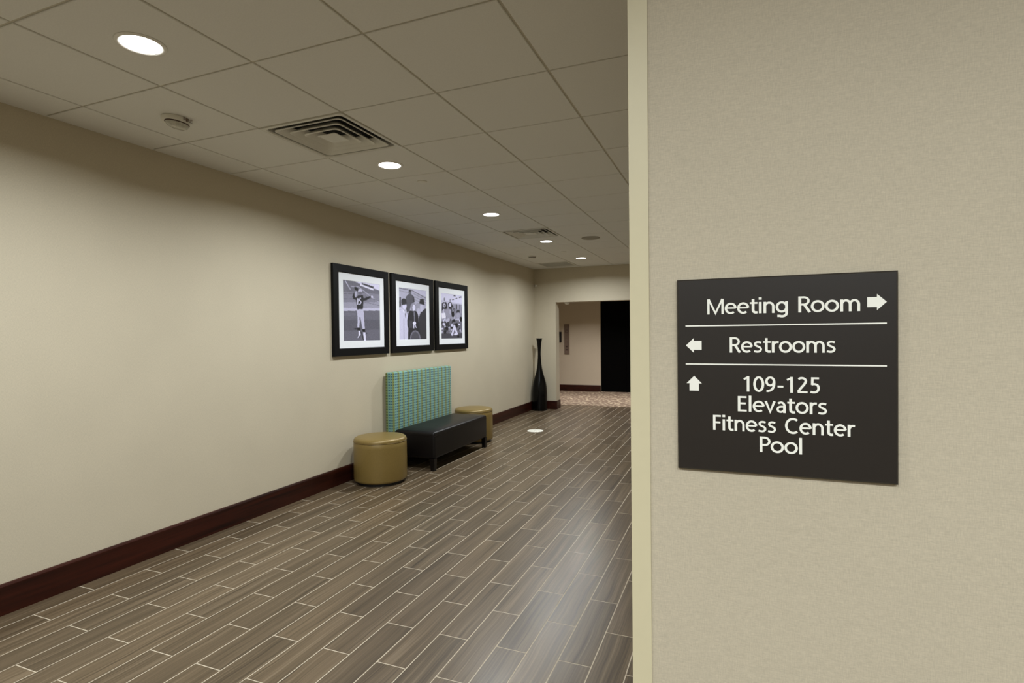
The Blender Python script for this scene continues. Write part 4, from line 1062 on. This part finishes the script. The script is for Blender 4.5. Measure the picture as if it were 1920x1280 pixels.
disc_thing('smoke_detector', -2.99, 8.34, CEIL, [(0.062, 0.0), (0.064, -0.012), (0.058, -0.02), (0.05, -0.034), (0.04, -0.042), (0.004, -0.044)], M['white'],
           'domed smoke detector on the ceiling near the vase end', 'smoke detector', None, ('sensor_ring', [(0.0592, -0.0205), (0.0535, -0.030)], M['steel_dark']))
disc_thing('ceiling_speaker', *cell(2, 9), CEIL, [(0.118, 0.0), (0.120, -0.005), (0.112, -0.008), (0.108, -0.006), (0.004, -0.006)],
           plain('speaker_grille', srgb(150, 144, 128), 0.7, noise=0.12, nscale=400), 'flat round ceiling speaker grille in the tile ceiling', 'speaker')
# sidewall sprinkler on the end wall
t = tag(empty('wall_sprinkler', (-3.545, END_Y, 2.385)), 'tiny white sidewall sprinkler high on the end wall above the vase', 'sprinkler')
me = lathe('escutcheon', [(0.026, 0.0), (0.026, 0.006), (0.014, 0.012), (0.008, 0.03), (0.004, 0.032)], 20)
o = obj('escutcheon', me, t, M['white']); o.rotation_euler = (PI/2, 0, 0)
# fixture under the opening's soffit
t = tag(empty('soffit_sensor', (-2.95, END_Y+0.11, OP_Z)), 'small white dome under the head of the end wall opening', 'sensor')
obj('dome', lathe('dome', [(0.05, 0.0), (0.052, -0.012), (0.044, -0.03), (0.03, -0.042), (0.004, -0.046)], 28), t, M['white'])
obj('base_ring', ring_mesh('base_ring', [(0.05, 0.0), (0.056, 0.0), (0.056, -0.008), (0.05, -0.01)], 28), t, M['trim'])

# ------------------------------------------------------------------ lobby: black door, call plate, call button
door = tag(empty('door_1', ((DR_X0+DR_X1)/2, LOBBY_Y+0.05, 0)), 'tall black double door in the lobby back wall', 'door', kind='structure')
dw = (DR_X1-DR_X0)/2
for s in (-1, 1):
    obj('door_leaf', boxmesh('door_leaf', min(0, s*dw)+(0.002 if s > 0 else 0.0), max(0, s*dw)-(0.002 if s < 0 else 0.0), 0.0, 0.04, 0.008, DR_Z, bevel=0.002), door, M['door'])
cp = tag(empty('call_plate', (-3.893, LOBBY_Y, 1.305)), 'tall narrow bronze elevator plate on the lobby wall', 'call plate')
bm = bmesh.new(); box(bm, -0.066, 0.066, -0.012, 0, -0.38, 0.38)
obj('plate', finish(bm, 'plate', bevel=0.003), cp, M['steel'])
me = ring_mesh('emblem_ring', [(0.030, 0.0), (0.042, 0.0), (0.042, 0.002), (0.030, 0.002)], 24)
o = obj('emblem_ring', me, cp, M['steel_dark'], (0, -0.012, 0.20)); o.rotation_euler = (PI/2, 0, 0)
me = lathe('push_button', [(0.02, 0), (0.02, 0.004), (0.004, 0.005)], 20)
for z in (-0.18, -0.26):
    o = obj('push_button', me, cp, M['steel_dark'], (0, -0.012, z)); o.rotation_euler = (PI/2, 0, 0)
cb = tag(empty('call_box', (-4.078, LOBBY_Y, 1.367)), 'small black box on the lobby wall beside the bronze plate', 'call box')
bm = bmesh.new(); box(bm, -0.045, 0.045, -0.03, 0, -0.13, 0.13)
obj('case', finish(bm, 'case', bevel=0.006), cb, M['black_base'])
bm = bmesh.new(); box(bm, -0.03, 0.03, -0.032, -0.029, 0.02, 0.1)
obj('face', finish(bm, 'face', bevel=0.001), cb, M['void'])

# ------------------------------------------------------------------ sub-parts: pieces that belong to a part hang under that part
NEST = {('framed_photo', 'photo_print'): 'mat_board', ('ottoman', 'piping'): 'top_cushion', ('bench', 'seam'): 'seat',
        ('fire_strobe', 'lens_rim'): 'lens', ('fire_strobe', 'reflector'): 'lens', ('fire_strobe', 'lettering'): 'housing'}
for top in [o for o in COL.objects if o.parent is None]:
    kids = list(top.children)
    for ch in kids:
        want = NEST.get((top.name.split('.')[0], ch.name.split('.')[0]))
        if want:
            ch.parent = next(k for k in kids if k.name.split('.')[0] == want)
